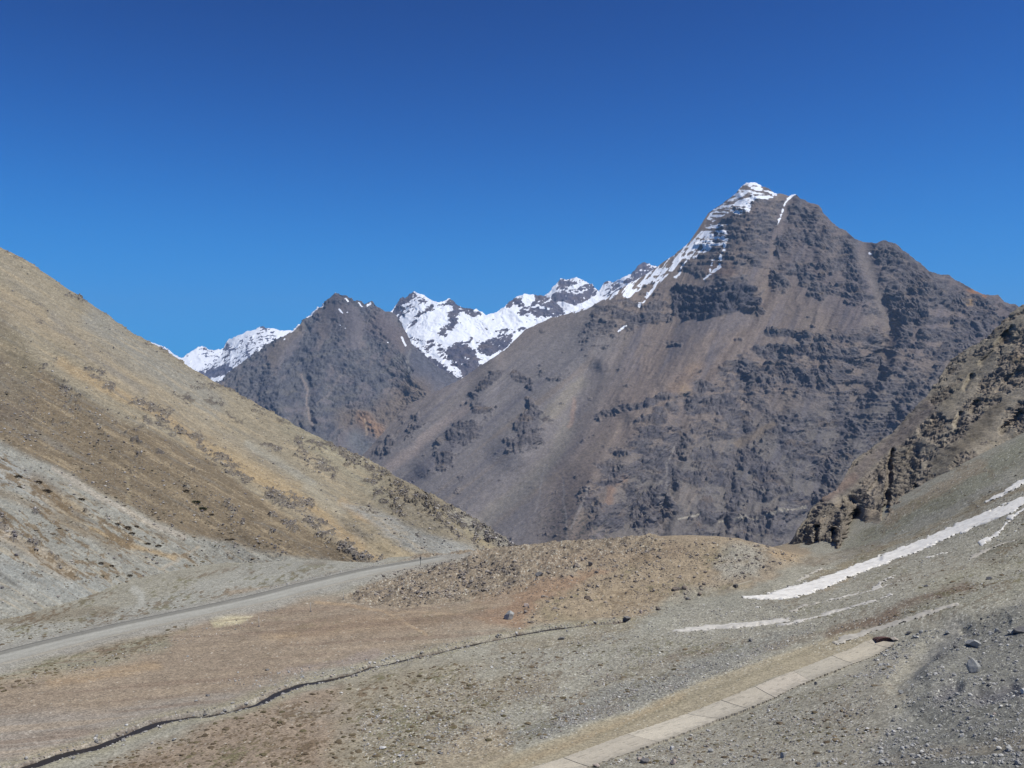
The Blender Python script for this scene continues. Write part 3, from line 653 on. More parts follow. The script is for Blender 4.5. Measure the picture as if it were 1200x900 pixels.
# ================================================================== the rocky hill on the right
def right_hill():
    sky = [(890, 668), (915, 652), (927, 636), (937, 617), (950, 598), (962, 585), (982, 572), (991, 556), (1000, 540), (1010, 532), (1040, 512), (1058, 493), (1075, 475), (1086, 464), (1095, 450), (1099, 444), (1104, 436),
           (1115, 420), (1126, 412), (1140, 405), (1153, 397), (1173, 379), (1184, 368), (1200, 356), (1300, 285), (1450, 190)]
    base = [(890, 700), (985, 690), (1060, 650), (1200, 570), (1450, 420)]
    dep = [(927, 636, 246), (985, 645, 222), (1037, 606, 224), (1060, 592, 226), (1125, 543, 232), (1200, 500, 238), (1200, 356, 305), (1100, 442, 300), (1040, 512, 285), (982, 572, 262), (1060, 560, 246), (1000, 600, 240), (1100, 510, 258), (1150, 450, 275),
           (1300, 285, 315), (1450, 190, 325), (1450, 420, 245), (1300, 440, 240), (1000, 690, 226), (1200, 570, 236), (900, 690, 246)]
    R = Relief(sky, base, dep, 890, 1450, 760, 620, jag=1.6, jagl=9, back=240)
    X, Y, Z, px, py = R.x, R.y, R.z, R.px.copy(), R.py.copy()
    wx = fbm(X / 10, Z / 10, Y / 20, 4); wz = fbm(X / 10 + 40, Z / 10, Y / 20, 4)
    px = px + wx * 5; py = py + wz * 5
    sp = np.zeros(R.shape, f32)
    def rib(pts, r, d, soft=.8):
        nonlocal sp
        m = np.zeros(R.shape, f32); stroke(m, px, py, pts, r, 1, soft); sp += m * d
    # buttresses with deep clefts between them
    rib([(952, 632), (962, 600), (975, 590)], 7, 3.2); rib([(930, 640), (945, 615)], 5, 1.5); rib([(978, 640), (985, 612), (995, 592)], 6, 3.4)
    rib([(955, 645), (957, 615)], 2, -3.6); rib([(1000, 618), (1004, 600), (998, 588)], 6, -3.8); rib([(986, 645), (998, 622), (1002, 600)], 4, -4.2); rib([(974, 645), (976, 620)], 2.0, -3.6)
    rib([(1014, 600), (1022, 580), (1015, 570)], 6, 1.6); rib([(1035, 607), (1040, 580), (1043, 545), (1046, 528)], 2.2, -4.2); rib([(1050, 545), (1065, 540), (1075, 525)], 5, -2.6); rib([(1055, 560), (1080, 545)], 5, 1.5)
    rib([(1068, 588), (1072, 570)], 2.5, -3); rib([(1120, 498), (1126, 485)], 3, -3); rib([(1145, 470), (1138, 480)], 3, -3); rib([(1175, 505), (1195, 485)], 4, -3); rib([(1180, 445), (1195, 435)], 3.5, -2.6)
    rib([(1090, 520), (1120, 520)], 6, 1.2); rib([(1150, 425), (1165, 410), (1180, 392)], 3, -2.5); rib([(1140, 440), (1130, 455)], 2.5, -2.4); rib([(1176, 400), (1186, 385)], 3, -2.6); rib([(1030, 560), (1020, 575)], 2.5, -2.2)
    R.pull(sp * 1.05)
    R.normals()
    rock = np.full(R.shape, .5, f32)
    def P(pts, v, soft=5):
        region(rock, px, py, pts, v, soft)
    P([(925, 645), (940, 612), (965, 590), (1000, 585), (1012, 600), (985, 648)], 1.); P([(1000, 590), (1010, 560), (1045, 530), (1080, 520), (1080, 570), (1040, 605)], .85)
    P([(1060, 500), (1130, 440), (1200, 380), (1300, 300), (1300, 440), (1200, 500), (1120, 540)], .62)
    smooth = np.zeros(R.shape, f32)
    for pts, r in [([(975, 580), (1010, 550), (1050, 512), (1085, 480)], 6), ([(1110, 480), (1160, 420)], 8), ([(1100, 545), (1140, 510), (1170, 480), (1200, 455)], 6), ([(1010, 605), (1030, 610)], 7), ([(1130, 520), (1165, 500)], 7)]:
        stroke(smooth, px, py, pts, r, .8, .8)
    brk = fbm(X / 5, Z / 5, Y / 8, 5, .66)
    rk = sstep(-.08, .12, rock + brk * .8 - .52 - smooth * .6)
    q = (X * .8 + Z * .6); q2 = (Z * .8 - X * .6)
    R.push(rk * (1.3 * (ridged(q / 14, q2 / 4.2, Y / 12, 5, .68) - .55) + 1.35 * fbm(X / 2.8, Z / 2.4, Y / 4, 6, .76) - .5 * ridged(X / 2.6, Z / 6, Y / 3, 3, .6)) + (1 - rk) * (.5 * fbm(X / 5, Z / 5, Y / 6, 3) + .15 * fbm(X / 1.2, Z / 1.2, Y / 1.5, 3)))
    c = np.broadcast_to(alb(150, 140, 127), R.shape + (3,)).copy()
    def tint(pts, r, col, v, soft=.75):
        nonlocal c
        m = np.zeros(R.shape, f32); stroke(m, px, py, pts, r, v, soft); c = mixc(c, alb(*col), m)
    tint([(975, 580), (1020, 540), (1060, 505), (1090, 475)], 8, (125, 115, 112), .8); tint([(965, 585), (1000, 560)], 5, (140, 121, 111), .7)
    tint([(1100, 545), (1140, 510), (1170, 475)], 9, (106, 98, 88), .8); tint([(1110, 470), (1150, 420), (1180, 395)], 9, (134, 125, 111), .6); tint([(1190, 420), (1215, 430)], 8, (145, 125, 94), .6)
    tint([(1010, 605), (1040, 598)], 8, (138, 124, 109), .7); tint([(1085, 560), (1110, 540)], 6, (140, 132, 120), .7)
    rc = mixc(np.broadcast_to(alb(134, 124, 116), c.shape), alb(98, 90, 86), sstep(-.15, .3, fbm(X / 4, Z / 3, Y / 5, 4, .65)))
    rc = mixc(rc, alb(167, 149, 131), sstep(.1, .4, fbm(X / 6 + 9, Z / 5, Y / 6, 4, .6)) * .7)
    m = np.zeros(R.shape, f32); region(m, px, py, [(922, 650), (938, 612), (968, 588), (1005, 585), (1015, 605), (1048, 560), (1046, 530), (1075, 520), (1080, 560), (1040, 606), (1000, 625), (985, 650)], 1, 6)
    rc = mixc(rc, alb(106, 100, 92), m * .4)  # shade of the buttress faces and clefts is put into the rock colour
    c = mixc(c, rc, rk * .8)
    c = mixc(c, alb(127, 117, 96), sstep(.15, .4, fbm(X / 3 + 3, Z / 2, Y / 4, 3, .6)) * .25)
    c = c * (1 + .42 * np.clip(fbm(X / 1.1, Z / .9, Y / 1.6, 4, .78), -1, 1))[..., None]
    R.rk = rk
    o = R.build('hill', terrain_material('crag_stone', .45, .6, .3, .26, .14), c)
    tag(o, 'rocky olive brown hillside with broken crags at the right edge', 'hill', kind='structure')
    return R


# ================================================================== the valley ground
def Yz(py, z): return z * F / (CY - py)


_gp = []                                     # control points x, y, z of the ground
def _pt(px, py, Y): _gp.append(((px - CX) / F * Y, Y, (CY - py) / F * Y))
def _fl(px, py, z=-36.0): _pt(px, py, Yz(py, z))


for a in [(-250, 900), (0, 900), (0, 775), (150, 810), (300, 750), (400, 715), (300, 870), (-250, 800), (500, 830), (200, 720), (560, 722), (330, 690, -35.6), (420, 672, -35.4), (460, 800, -36.3), (620, 755, -36.6), (725, 732, -36.6)]: _fl(*a)
for a in [(490, 663, 191), (450, 711, 158.5), (600, 648, 191), (680, 640, 196), (800, 630, 201), (870, 632, 205), (935, 650, 204), (700, 690, 170), (850, 685, 178), (560, 685, 174), (640, 700, 163),
          (870, 702, 163), (1200, 580, 186), (1200, 500, 236), (1060, 592, 224), (985, 645, 217), (1200, 650, 160), (1050, 680, 160), (950, 668, 185), (1125, 545, 231), (780, 714, 160),
          (1040, 764, 127), (600, 902, 92), (800, 837, 107.5), (900, 800, 116), (700, 820, 112), (1200, 738, 119), (1140, 772, 111), (1200, 905, 68), (1000, 902, 80), (1100, 850, 88), (750, 905, 90),
          (1200, 820, 87), (1060, 800, 101), (1120, 715, 132), (930, 720, 150), (850, 760, 132), (1000, 735, 138), (400, 900, 92.5)]: _pt(*a)
_gp += [(0, 50, -31), (0, 20, -19), (0, 0, -13), (0, -40, -6), (-60, 40, -34), (-120, 80, -36), (60, 40, -24), (60, 0, -8), (120, 80, -16), (130, 130, -14), (-150, 150, -36.5), (-60, -20, -20),
        (-120, 0, -36), (160, 240, 12), (140, 180, -4), (-140, 210, -40), (-60, 230, -38), (0, 235, -42), (50, 245, -44), (100, 270, -24), (200, 200, 30), (60, -40, 0), (160, 40, 10), (-160, 260, -42)]
_g3 = np.array(_gp)
_gt = TPS(_g3[:, :2], _g3[:, 2], 60.0, 2e-4)

# where the stream and the tracks run, in picture positions of their centre lines
STREAM_PX = [(-260, 975), (-150, 946), (-60, 922), (-10, 908), (26, 899), (50, 891), (75, 882), (110, 874), (140, 861), (160, 854), (185, 845), (220, 839), (240, 838), (265, 833), (300, 823), (325, 811), (350, 801), (375, 797), (405, 791), (435, 781), (460, 775.5), (485, 769),
             (510, 764.5), (545, 756), (570, 750.5), (597, 745), (617, 741), (637, 737), (662, 734), (700, 731), (725, 729.5), (732, 726.5)]


def ground_base(x, y):
    x = np.asarray(x, float); y = np.asarray(y, float)
    near = _gt(np.clip(x, -230, 230), np.clip(y, -60, 290))
    # beyond the lip the land drops into the deep valley and runs on under the mountains
    yy = np.maximum(y - 225, 0)
    t = sstep(0, 90, yy)
    far = -44 - 0.36 * np.minimum(yy, 1250) * sstep(0, 60, yy) - 0.02 * np.maximum(yy - 1250, 0)
    return near * (1 - t) + far * t


def ground_hit(px, py, fn=None):
    fn = fn or ground_base
    Y = np.linspace(30, 235, 2400)
    u = (px - CX) / F
    zr = (CY - py) / F * Y
    zg = fn(u * Y, Y)
    k = np.argmax(zg >= zr)
    if not (zg[k] >= zr[k]): k = len(Y) - 1
    return np.array([u * Y[k], Y[k], zg[k]])


def smooth_line(pts, step):
    p = np.asarray(pts, float)
    d = np.r_[0, np.cumsum(np.linalg.norm(np.diff(p[:, :2], axis=0), axis=1))]
    s = np.arange(0, d[-1], step)
    # Catmull-Rom through the points, then even spacing
    out = []
    for i in range(len(p) - 1):
        p0 = p[max(i - 1, 0)]; p1 = p[i]; p2 = p[i + 1]; p3 = p[min(i + 2, len(p) - 1)]
        for t in np.linspace(0, 1, 12, endpoint=False):
            out.append(.5 * ((2 * p1) + (-p0 + p2) * t + (2 * p0 - 5 * p1 + 4 * p2 - p3) * t * t + (-p0 + 3 * p1 - 3 * p2 + p3) * t ** 3))
    out.append(p[-1]); q = np.array(out)
    d = np.r_[0, np.cumsum(np.linalg.norm(np.diff(q[:, :2], axis=0), axis=1))]
    s = np.arange(0, d[-1], step)
    return np.stack([np.interp(s, d, q[:, k]) for k in range(q.shape[1])], 1)


STREAM = smooth_line([ground_hit(*p)[:2] for p in STREAM_PX], .5)
ROAD_PX = [(-520, 896), (-400, 868), (-270, 838), (-140, 808), (-60, 788), (0, 773.5), (75, 754.5), (150, 736.5), (225, 720.5), (300, 704.5), (350, 691.5), (400, 679), (440, 670), (470, 664.5), (497, 659.5), (520, 655)]
ROAD = smooth_line([ground_hit(*p)[:2] for p in ROAD_PX], 1.0)
TRACK_L = [(560, 899), (600, 884), (650, 867), (700, 847), (750, 830), (800, 807), (850, 789), (900, 772), (950, 755), (975, 747), (1010, 737)]
TRACK_R = [(590, 915), (625, 900), (660, 889), (695, 876), (735, 862), (765, 851), (807, 837), (850, 820), (900, 797), (937, 785), (975, 769), (1010, 755), (1030, 747)]


def line_dist(x, y, L, reach):
    out = np.full(x.shape, 1e3, f32)
    for i in range(0, len(L) - 1, 24):
        seg = L[i:i + 25]
        s = (x > seg[:, 0].min() - reach) & (x < seg[:, 0].max() + reach) & (y > seg[:, 1].min() - reach) & (y < seg[:, 1].max() + reach)
        if not s.any(): continue
        out[s] = np.minimum(out[s], seg_dist(x[s], y[s], [tuple(v) for v in seg[::3]] + [tuple(seg[-1])]))
    return out


def to_px(x, y, z):
    yy = np.maximum(y, 1.0)
    return (CX + F * x / yy).astype(f32), (CY - F * z / yy).astype(f32)


MOUND = [(405, 702), (440, 676), (490, 650), (600, 632), (690, 622), (770, 614), (775, 645), (700, 655), (660, 672), (620, 690), (590, 697), (530, 706), (470, 712)]


def ground_height(x, y, masks=False):
    """the ground with its relief; returns z (and the masks used to colour it)"""
    z0 = ground_base(x, y)
    px, py = to_px(x, y, z0)
    x = np.asarray(x, float); y = np.asarray(y, float)
    near = sstep(330, 240, y)
    z = z0 + near * (.30 * fbm(x / 16, y / 16, 0., 3) + .10 * fbm(x / 4, y / 4, 0., 3) + .035 * fbm(x / 1.1, y / 1.1, 0., 3, .65))
    w = fbm(x / 7, y / 7, 0., 3)
    mound = np.zeros(x.shape, f32); region(mound, px + w * 10, py + w * 5, MOUND, 1, 5)
    z = z + mound * (1.0 * fbm(x / 3.2, y / 3.6, .5, 5, .68) + .8 * ridged(x / 4, y / 4, .2, 4) - .4) * near
    rise = np.zeros(x.shape, f32); region(rise, px + w * 10, py + w * 5, [(600, 728), (740, 722), (880, 690), (945, 655), (872, 632), (760, 632), (690, 645), (620, 690)], 1, 8)
    z = z + rise * (.75 * fbm(x / 6, y / 6, 1.5, 4, .6) + .3 * fbm(x / 1.6, y / 1.8, 1.5, 3, .65)) * near
    emb = np.zeros(x.shape, f32)
    region(emb, px + w * 8, py + w * 8, [(1030, 790), (1090, 730), (1200, 690), (1400, 640), (1400, 1000), (1000, 1000), (1060, 860)], 1, 16)
    z = z + emb * (.55 * fbm(x / 5, y / 5, 3.5, 4, .6))
    for pts, r, d in [([(1105, 812), (1120, 804)], 7, -.7), ([(1150, 815), (1185, 806)], 7, -.6), ([(1130, 735), (1180, 728)], 4, -.6), ([(1050, 800), (1100, 750), (1125, 735)], 10, -.5), ([(1090, 790), (1130, 760)], 10, .5),
                      ([(910, 690), (960, 672), (1030, 655)], 3, -.3)]:
        m = np.zeros(x.shape, f32); stroke(m, px, py, pts, r, 1, .9); z = z + m * d
    bench = np.zeros(x.shape, f32); region(bench, px, py, TRACK_L + TRACK_R[::-1], 1, 3)
    z = z - bench * .12
    sd = line_dist(x, y, STREAM, 6) / lerp(1.12, .76, sstep(-32, -14, x))
    z = z - .62 * (1 - sstep(.22, 1.15, sd + .25 * w))
    rd = line_dist(x, y, ROAD, 14)
    zr = ground_base(x, y)
    t = 1 - sstep(3.6, 6.5, rd)
    z = z * (1 - t) + (zr + .25) * t
    if masks: return z, dict(px=px, py=py, w=w, mound=mound, emb=emb, bench=bench, sd=sd, rd=rd, near=near)
    return z


SNOW = {
    'main': ([(868, 700), (895, 697), (925, 688), (950, 681), (982, 670.5), (1020, 655), (1075, 634), (1125, 612), (1175, 592), (1203, 579), (1260, 556), (1262, 566), (1203, 590), (1187, 602), (1165, 609.5), (1125, 625.5), (1075, 647), (1040, 660), (1000, 675.5), (965, 691), (935, 700.5), (915, 702.5), (890, 703)],
             'long bright snow strip running down the right slope, largest of the snow patches'),
    'tongue': ([(1203, 592), (1190, 601), (1177, 608), (1185, 609.5), (1200, 600), (1206, 597)], 'tiny snow scrap touching the lower edge of the long snow strip at the picture edge'),
    'gap': ([(1186, 609), (1178, 619), (1172, 626), (1150, 640.5), (1143, 634.5), (1165, 626), (1176, 616), (1182, 609)], 'hooked snow patch with a forked foot under the long strip'),
    'upper': ([(1152, 589), (1175, 575), (1203, 558), (1240, 540), (1242, 546), (1203, 566), (1178, 580), (1156, 590)], 'narrow snow streak highest on the right slope by the crags'),
    'dash': ([(1080, 653.5), (1095, 650.5), (1112, 645.5), (1110, 648), (1095, 652.5), (1083, 654.5)], 'short thin white snow dash alone below the middle of the long strip'),
    'fork': ([(965, 704.5), (985, 699), (1020, 690.5), (1027, 684.5), (1050, 671.5), (1051, 673), (1033, 685), (1034, 687), (1052, 680), (1066, 674.5), (1062, 678), (1035, 689), (1018, 693), (985, 702), (968, 706)], 'thin forked snow patch just below the long strip'),
    'low': ([(908, 733), (925, 728.5), (950, 723), (975, 715.5), (1000, 709), (1045, 694.5), (1047, 697.5), (1003, 712), (975, 719), (945, 727), (920, 734)], 'grey slim snow line lying above the brown bank'),
    'pink': ([(783, 739.5), (805, 735), (835, 731.5), (870, 729), (908, 725), (925, 723), (928, 728), (905, 732), (870, 736), (835, 738), (805, 740.5)], 'dirty pinkish snow streak on gravel below the orange slope'),
    'track': ([(972, 752), (990, 745), (1020, 736), (1060, 723), (1090, 713), (1122, 705.5), (1126, 707.5), (1095, 719), (1065, 729), (1030, 739), (1000, 750), (982, 757)], 'dusty pale snow bank beside the upper end of the sandy track'),
    'blob': ([(868, 699), (885, 697.5), (903, 697.5), (900, 701), (880, 702.2), (870, 701.5)], 'small white snow tip at the low end of the long strip'),
    'speck': ([(883, 711), (888, 709.5), (892, 711), (888, 713), (884, 713)], 'tiny white snow speck below the low tip of the long strip'),
    'side': ([(930, 681), (945, 673), (962, 664.5), (966, 666), (950, 675), (935, 683)], 'short dusty snow wedge above the low end of the long strip'),
    'trace': ([(922, 716), (940, 709), (960, 704), (962, 706.5), (942, 712), (926, 718)], 'faint greyish snow trace left of the forked patch'),
    'high': ([(1133, 654.5), (1150, 645), (1170, 637), (1190, 631), (1192, 633), (1172, 640), (1152, 649), (1136, 657)], 'thin dusty snow line above the dark scrub at the right edge'),
}


def build_ground():
    ys = np.r_[np.linspace(-60, 62, 60, endpoint=False), np.arange(62, 130, .20), np.arange(130, 238, .27), np.geomspace(238, 13500, 120)]
    us = np.r_[np.linspace(-1.1, -.43, 70, endpoint=False), np.linspace(-.43, .43, 1230), np.linspace(.43, 1.1, 71)[1:]]
    U, Yg = np.meshgrid(us, ys)
    Xg = U * (Yg + 80)
    z, M = ground_height(Xg, Yg, True)
    px, py, w, near = M['px'], M['py'], M['w'], M['near']
    x, y = Xg, Yg
    jx = px + 14 * w + 5 * fbm(x / 2.2, y / 2.2, 0., 3); jy = py + 5 * w + 2.2 * fbm(x / 2.2, y / 2.2, 7., 3)
    c = np.broadcast_to(alb(153, 148, 136), x.shape + (3,)).copy()

    def area(pts, col, v=1., soft=8, wob=True):
        nonlocal c
        m = np.zeros(x.shape, f32)
        region(m, jx if wob else px, jy if wob else py, pts, v, soft); c = mixc(c, alb(*col), m)

    def tint(pts, r, col, v=.8, soft=.8, wob=True):
        nonlocal c
        m = np.zeros(x.shape, f32)
        stroke(m, jx if wob else px, (jy if wob else py), pts, r, v, soft); c = mixc(c, alb(*col), m)
    big = fbm(x / 26, y / 26, 2.5, 4)
    # brown flat, grey wash along the stream, rusty banks
    area([(-300, 800), (0, 775), (120, 745), (230, 720), (340, 698), (420, 700), (560, 700), (640, 690), (610, 735), (480, 762), (380, 782), (300, 812), (180, 838), (0, 900), (-300, 980)], (149, 134, 118), 1, 14)
    area([(-300, 850), (0, 836), (120, 832), (260, 812), (320, 795), (340, 800), (230, 836), (150, 856), (20, 897), (-300, 990)], (149, 140, 131), .9, 9)
    tint([(0, 790), (60, 782), (130, 768), (190, 750)], 10, (145, 140, 123), .9); tint([(60, 800), (130, 788), (180, 780)], 6, (165, 142, 115), .6)
    tint([(330, 745), (420, 732), (520, 722)], 9, (149, 126, 105), .5); tint([(470, 733), (520, 725), (570, 715)], 6, (131, 114, 99), .55); tint([(440, 765), (400, 775), (340, 786)], 5, (147, 134, 128), .6)
    tint([(255, 731), (272, 727), (290, 724)], 4.5, (195, 184, 155), .9, .7); tint([(310, 745), (345, 742)], 4, (171, 150, 125), .6)
    tint([(370, 706), (410, 709), (450, 716), (475, 729), (500, 744)], 1.6, (165, 144, 121), .9, .7, False); tint([(448, 716), (500, 718), (560, 722), (575, 732)], 1.3, (165, 144, 121), .6, .8, False)
    # the stony mound and the sandy bank beside it
    area(MOUND, (142, 128, 112), 1, 4)
    area([(600, 735), (660, 728), (740, 728), (800, 705), (880, 690), (955, 660), (940, 638), (872, 618), (800, 612), (750, 630), (700, 655), (665, 672), (625, 692), (600, 700)], (151, 136, 117), 1, 6)
    area([(555, 725), (600, 703), (640, 678), (690, 668), (720, 664), (680, 682), (640, 702), (605, 738)], (147, 123, 104), .9, 6)
    tint([(660, 712), (720, 702), (780, 690)], 12, (156, 140, 119), .5); tint([(560, 705), (620, 690), (650, 680)], 7, (147, 126, 107), .7); tint([(640, 660), (720, 650), (790, 645)], 8, (141, 124, 107), .6)
    area([(860, 640), (930, 645), (955, 655), (880, 690), (800, 705), (830, 680)], (152, 140, 125), .6, 10); tint([(850, 650), (880, 648), (885, 665), (850, 668)], 9, (152, 149, 141), .7); tint([(905, 648), (935, 655)], 6, (160, 140, 116), .8)
    # lower middle
    area([(100, 905), (200, 868), (320, 822), (400, 800), (430, 830), (400, 905)], (146, 129, 113), .9, 9)
    area([(380, 905), (400, 800), (480, 780), (560, 775), (620, 775), (660, 800), (540, 850), (490, 905)], (146, 136, 119), .85, 14)
    tint([(330, 838), (400, 832), (430, 845), (400, 862)], 9, (151, 140, 127), .7)
    area([(470, 905), (560, 850), (600, 850), (600, 888), (580, 905)], (156, 142, 122), .8, 9)
    area([(600, 862), (680, 820), (800, 775), (900, 740), (960, 735), (850, 785), (740, 830), (640, 866)], (131, 129, 123), .85, 7)
    tint([(700, 800), (760, 780), (830, 762)], 6, (131, 122, 109), .6); tint([(590, 760), (640, 752), (700, 745)], 7, (137, 126, 109), .6); tint([(600, 812), (650, 806)], 6, (127, 116, 101), .6)
    tint([(780, 770), (830, 762), (850, 755)], 4, (123, 110, 97), .5); tint([(560, 790), (650, 778), (720, 765)], 6, (159, 155, 143), .6); tint([(640, 720), (720, 738), (780, 715)], 5, (135, 124, 103), .6)
    tint([(760, 735), (800, 700), (900, 705)], 12, (149, 146, 135), .7)
    # right slope: bands of rubble and turf along the contour
    area([(940, 655), (985, 643), (1060, 592), (1130, 543), (1200, 500), (1450, 380), (1450, 640), (1200, 690), (1000, 735), (860, 745), (880, 695)], (152, 147, 135), .9, 8)
    tint([(1000, 650), (1060, 612), (1130, 570), (1200, 525), (1300, 470)], 13, (135, 133, 116), .8); tint([(1040, 612), (1090, 580), (1150, 545)], 6, (149, 132, 113), .6); tint([(990, 655), (1040, 632), (1100, 602), (1180, 565)], 6, (141, 137, 129), .7)
    tint([(940, 660), (980, 652), (1030, 640)], 5, (131, 118, 103), .5); tint([(950, 678), (985, 664), (1040, 642), (1120, 606), (1200, 570)], 4, (139, 126, 103), .7); tint([(960, 690), (990, 680)], 4, (149, 132, 109), .6)
    tint([(980, 745), (1040, 720), (1080, 706), (1130, 690)], 8, (118, 100, 86), .9); tint([(900, 760), (960, 745), (1010, 733)], 4, (127, 114, 99), .5); tint([(1150, 650), (1200, 636), (1260, 622)], 5, (103, 99, 84), .7); tint([(1160, 660), (1180, 655)], 4, (109, 100, 89), .6)
    tint([(1080, 690), (1140, 668), (1210, 655)], 6, (149, 144, 127), .6); tint([(1060, 720), (1120, 706), (1200, 690)], 8, (146, 142, 128), .7)
    tint([(1120, 700), (1160, 672), (1200, 665)], 2.2, (165, 160, 145), .6, .8)
    # embankment of broken grey rock
    area([(1010, 905), (1060, 830), (1085, 770), (1130, 728), (1200, 705), (1400, 650), (1400, 1000), (1000, 1000)], (124, 122, 116), .95, 12)
    tint([(1025, 850), (1040, 825), (1062, 790), (1090, 762), (1122, 733)], 12, (150, 146, 139), .95); tint([(1100, 815), (1118, 806)], 8, (103, 101, 107), .85); tint([(1145, 815), (1185, 805)], 9, (103, 101, 107), .85)
    tint([(1000, 905), (1100, 880), (1200, 870)], 9, (137, 126, 111), .5); tint([(1030, 850), (1060, 840)], 8, (155, 151, 143), .6); tint([(930, 838), (960, 842)], 9, (147, 151, 133), .4)
    area([(700, 905), (780, 872), (850, 845), (935, 810), (1010, 775), (1060, 760), (1080, 770), (1050, 830), (1010, 905)], (152, 146, 134), .9, 7)
    # sandy wheel track
    m = np.zeros(x.shape, f32); region(m, px + 2.5 * w, py + 1.2 * w, TRACK_L + TRACK_R[::-1], 1, 2.5)
    c = mixc(c, alb(160, 149, 129), m * .97); tr = m
    tint([(590, 900), (640, 882), (720, 850), (800, 815)], 4, (161, 144, 119), .6, .9, False); tint([(700, 862), (800, 820), (900, 782), (960, 757)], 2.5, (141, 132, 113), .6, .8, False)
    # side track up to the hill and road verges
    tint([(140, 731), (152, 725), (161, 717), (166, 707), (165, 697), (157, 690)], 4.5, (170, 167, 159), .95, .7, False)
    area([(-300, 780), (0, 735), (100, 725), (200, 695), (300, 655), (460, 655), (440, 668), (300, 700), (150, 733), (0, 768), (-300, 830)], (154, 151, 143), .9, 5)
    tint([(0, 728), (60, 722), (130, 716)], 6, (127, 116, 99), .6); tint([(270, 695), (330, 688), (400, 672)], 3, (149, 130, 109), .6)
    tint([(320, 685), (370, 676), (420, 668)], 4, (147, 143, 133), .6)
    # scattered dry cushion plants: flecks of brown and olive stretched along the ground
    veg = np.zeros(x.shape, f32)
    for pts, v in [([(90, 905), (320, 825), (400, 800), (560, 770), (620, 790), (520, 880), (480, 905)], 1.), ([(560, 905), (430, 800), (560, 755), (730, 735), (860, 745), (960, 740), (640, 866)], .7), ([(940, 660), (1200, 500), (1300, 560), (1300, 700), (1000, 745), (880, 700)], .55),
                   ([(-200, 800), (0, 778), (160, 745), (230, 725), (180, 760), (0, 820)], .95), ([(700, 905), (850, 848), (1050, 765), (1060, 830), (1000, 905)], .55), ([(600, 720), (760, 720), (900, 680), (940, 650), (760, 640)], .6),
                   ([(-200, 790), (0, 700), (100, 690), (300, 660), (440, 660), (300, 695), (0, 765)], .9), ([(980, 750), (1080, 700), (1200, 630), (1250, 680), (1130, 705)], 1.0), ([(340, 700), (560, 700), (600, 740), (430, 780), (300, 800), (240, 730)], .3)]:
        region(veg, jx, jy, pts, v, 10)
    al, ac = px * .94 - py * .34, px * .34 + py * .94          # turf and plants string out along the slope
    t1 = fbm(al / 9, ac / 3.2, 0., 4, .68); t2 = fbm(al / 60, ac / 18, 9., 4, .6)
    fleck = sstep(.04, .22, t1 * .9 + .75 * t2 - .05)
    vc = lerp(alb(111, 95, 77), alb(111, 106, 79), sstep(-.15, .2, fbm(x / 14, y / 14, 4., 2))[..., None])
    c = c + (vc - c) * (veg * fleck * .80 * (1 - tr))[..., None]
    # rubble: pale and dark stones in the soil
    rub = np.zeros(x.shape, f32)
    for pts, v in [([(430, 905), (420, 830), (560, 770), (760, 715), (900, 700), (1000, 740), (640, 870)], 1.), ([(860, 745), (985, 643), (1200, 500), (1400, 450), (1400, 1000), (700, 905), (1000, 770)], .8), (MOUND, 1.)]:
        region(rub, jx, jy, pts, v, 8)
    s1 = fbm(x / .5, y / .6, 0., 3, .75)
    c = mixc(c, alb(172, 169, 159), rub * sstep(.14, .4, s1) * .35); c = mixc(c, alb(104, 101, 97), rub * sstep(.14, .4, -s1) * .35)
    rnd = rng.random(x.shape).astype(f32); dens = .5 + .8 * fbm(al / 40, ac / 12, 3., 3)      # single pale and dark pebbles
    c = mixc(c, alb(205, 202, 192), (rnd < .075 * dens * (.15 + rub)) * .75); c = mixc(c, alb(88, 85, 82), (rnd > 1 - .10 * dens * (.2 + rub)) * .65)
    # streaks of wash on the flat
    fl = fbm((x + .35 * y) / 34, (y - .35 * x) / 3.2, 1., 4, .6)
    flat = np.zeros(x.shape, f32); region(flat, px, py, [(-300, 800), (0, 775), (230, 720), (420, 705), (600, 700), (600, 740), (380, 785), (0, 905), (-300, 980)], 1, 10)
    c = mixc(c, alb(133, 116, 102), flat * sstep(.05, .35, fl) * .6); c = mixc(c, alb(163, 146, 127), flat * sstep(.05, .35, -fl) * .5)
    c = mixc(c, alb(152, 148, 141), (1 - sstep(4.2, 7.5, M['rd'] + 1.6 * w)) * .85 * near)
    # wet dark edge of the stream
    c = mixc(c, alb(85, 72, 66), (1 - sstep(.35, .95, M['sd'] + .7 * fbm(x / 2.2, y / 2.2, 4., 3))) * .85 * near)
    c = mixc(c, alb(149, 142, 117), ((1 - sstep(1.0, 3.4, M['sd'] + .8 * w)) * .5 * near * (M['sd'] > 1.1)))
    # far valley floor
    c = mixc(c, alb(119, 111, 105), 1 - near)
    c = c * (1 + .14 * (1 - .7 * tr) * np.clip(fbm(x / 3, y / 3, 5., 3), -1, 1) + .12 * np.clip(big, -1, 1) + (.20 * np.clip(fbm(x / .5, y / .6, 3., 3, .75), -1, 1) + .10 * (rng.random(x.shape) - .5)) * (1 - .8 * tr))[..., None]
    v = np.stack([x, y, z], -1).reshape(-1, 3)
    o = new_mesh_obj('ground', v, grid_faces(*x.shape), terrain_material('valley_soil', .11, .6, .07, .30, .30), {'Col': np.clip(c, .01, 1).reshape(-1, 3), 'calm': (tr * .75).ravel()})
    tag(o, 'stony brown and grey valley ground with a low mound and gravel slope', 'ground', kind='structure')


def gz(x, y): return ground_height(np.atleast_1d(np.asarray(x, float)), np.atleast_1d(np.asarray(y, float)))


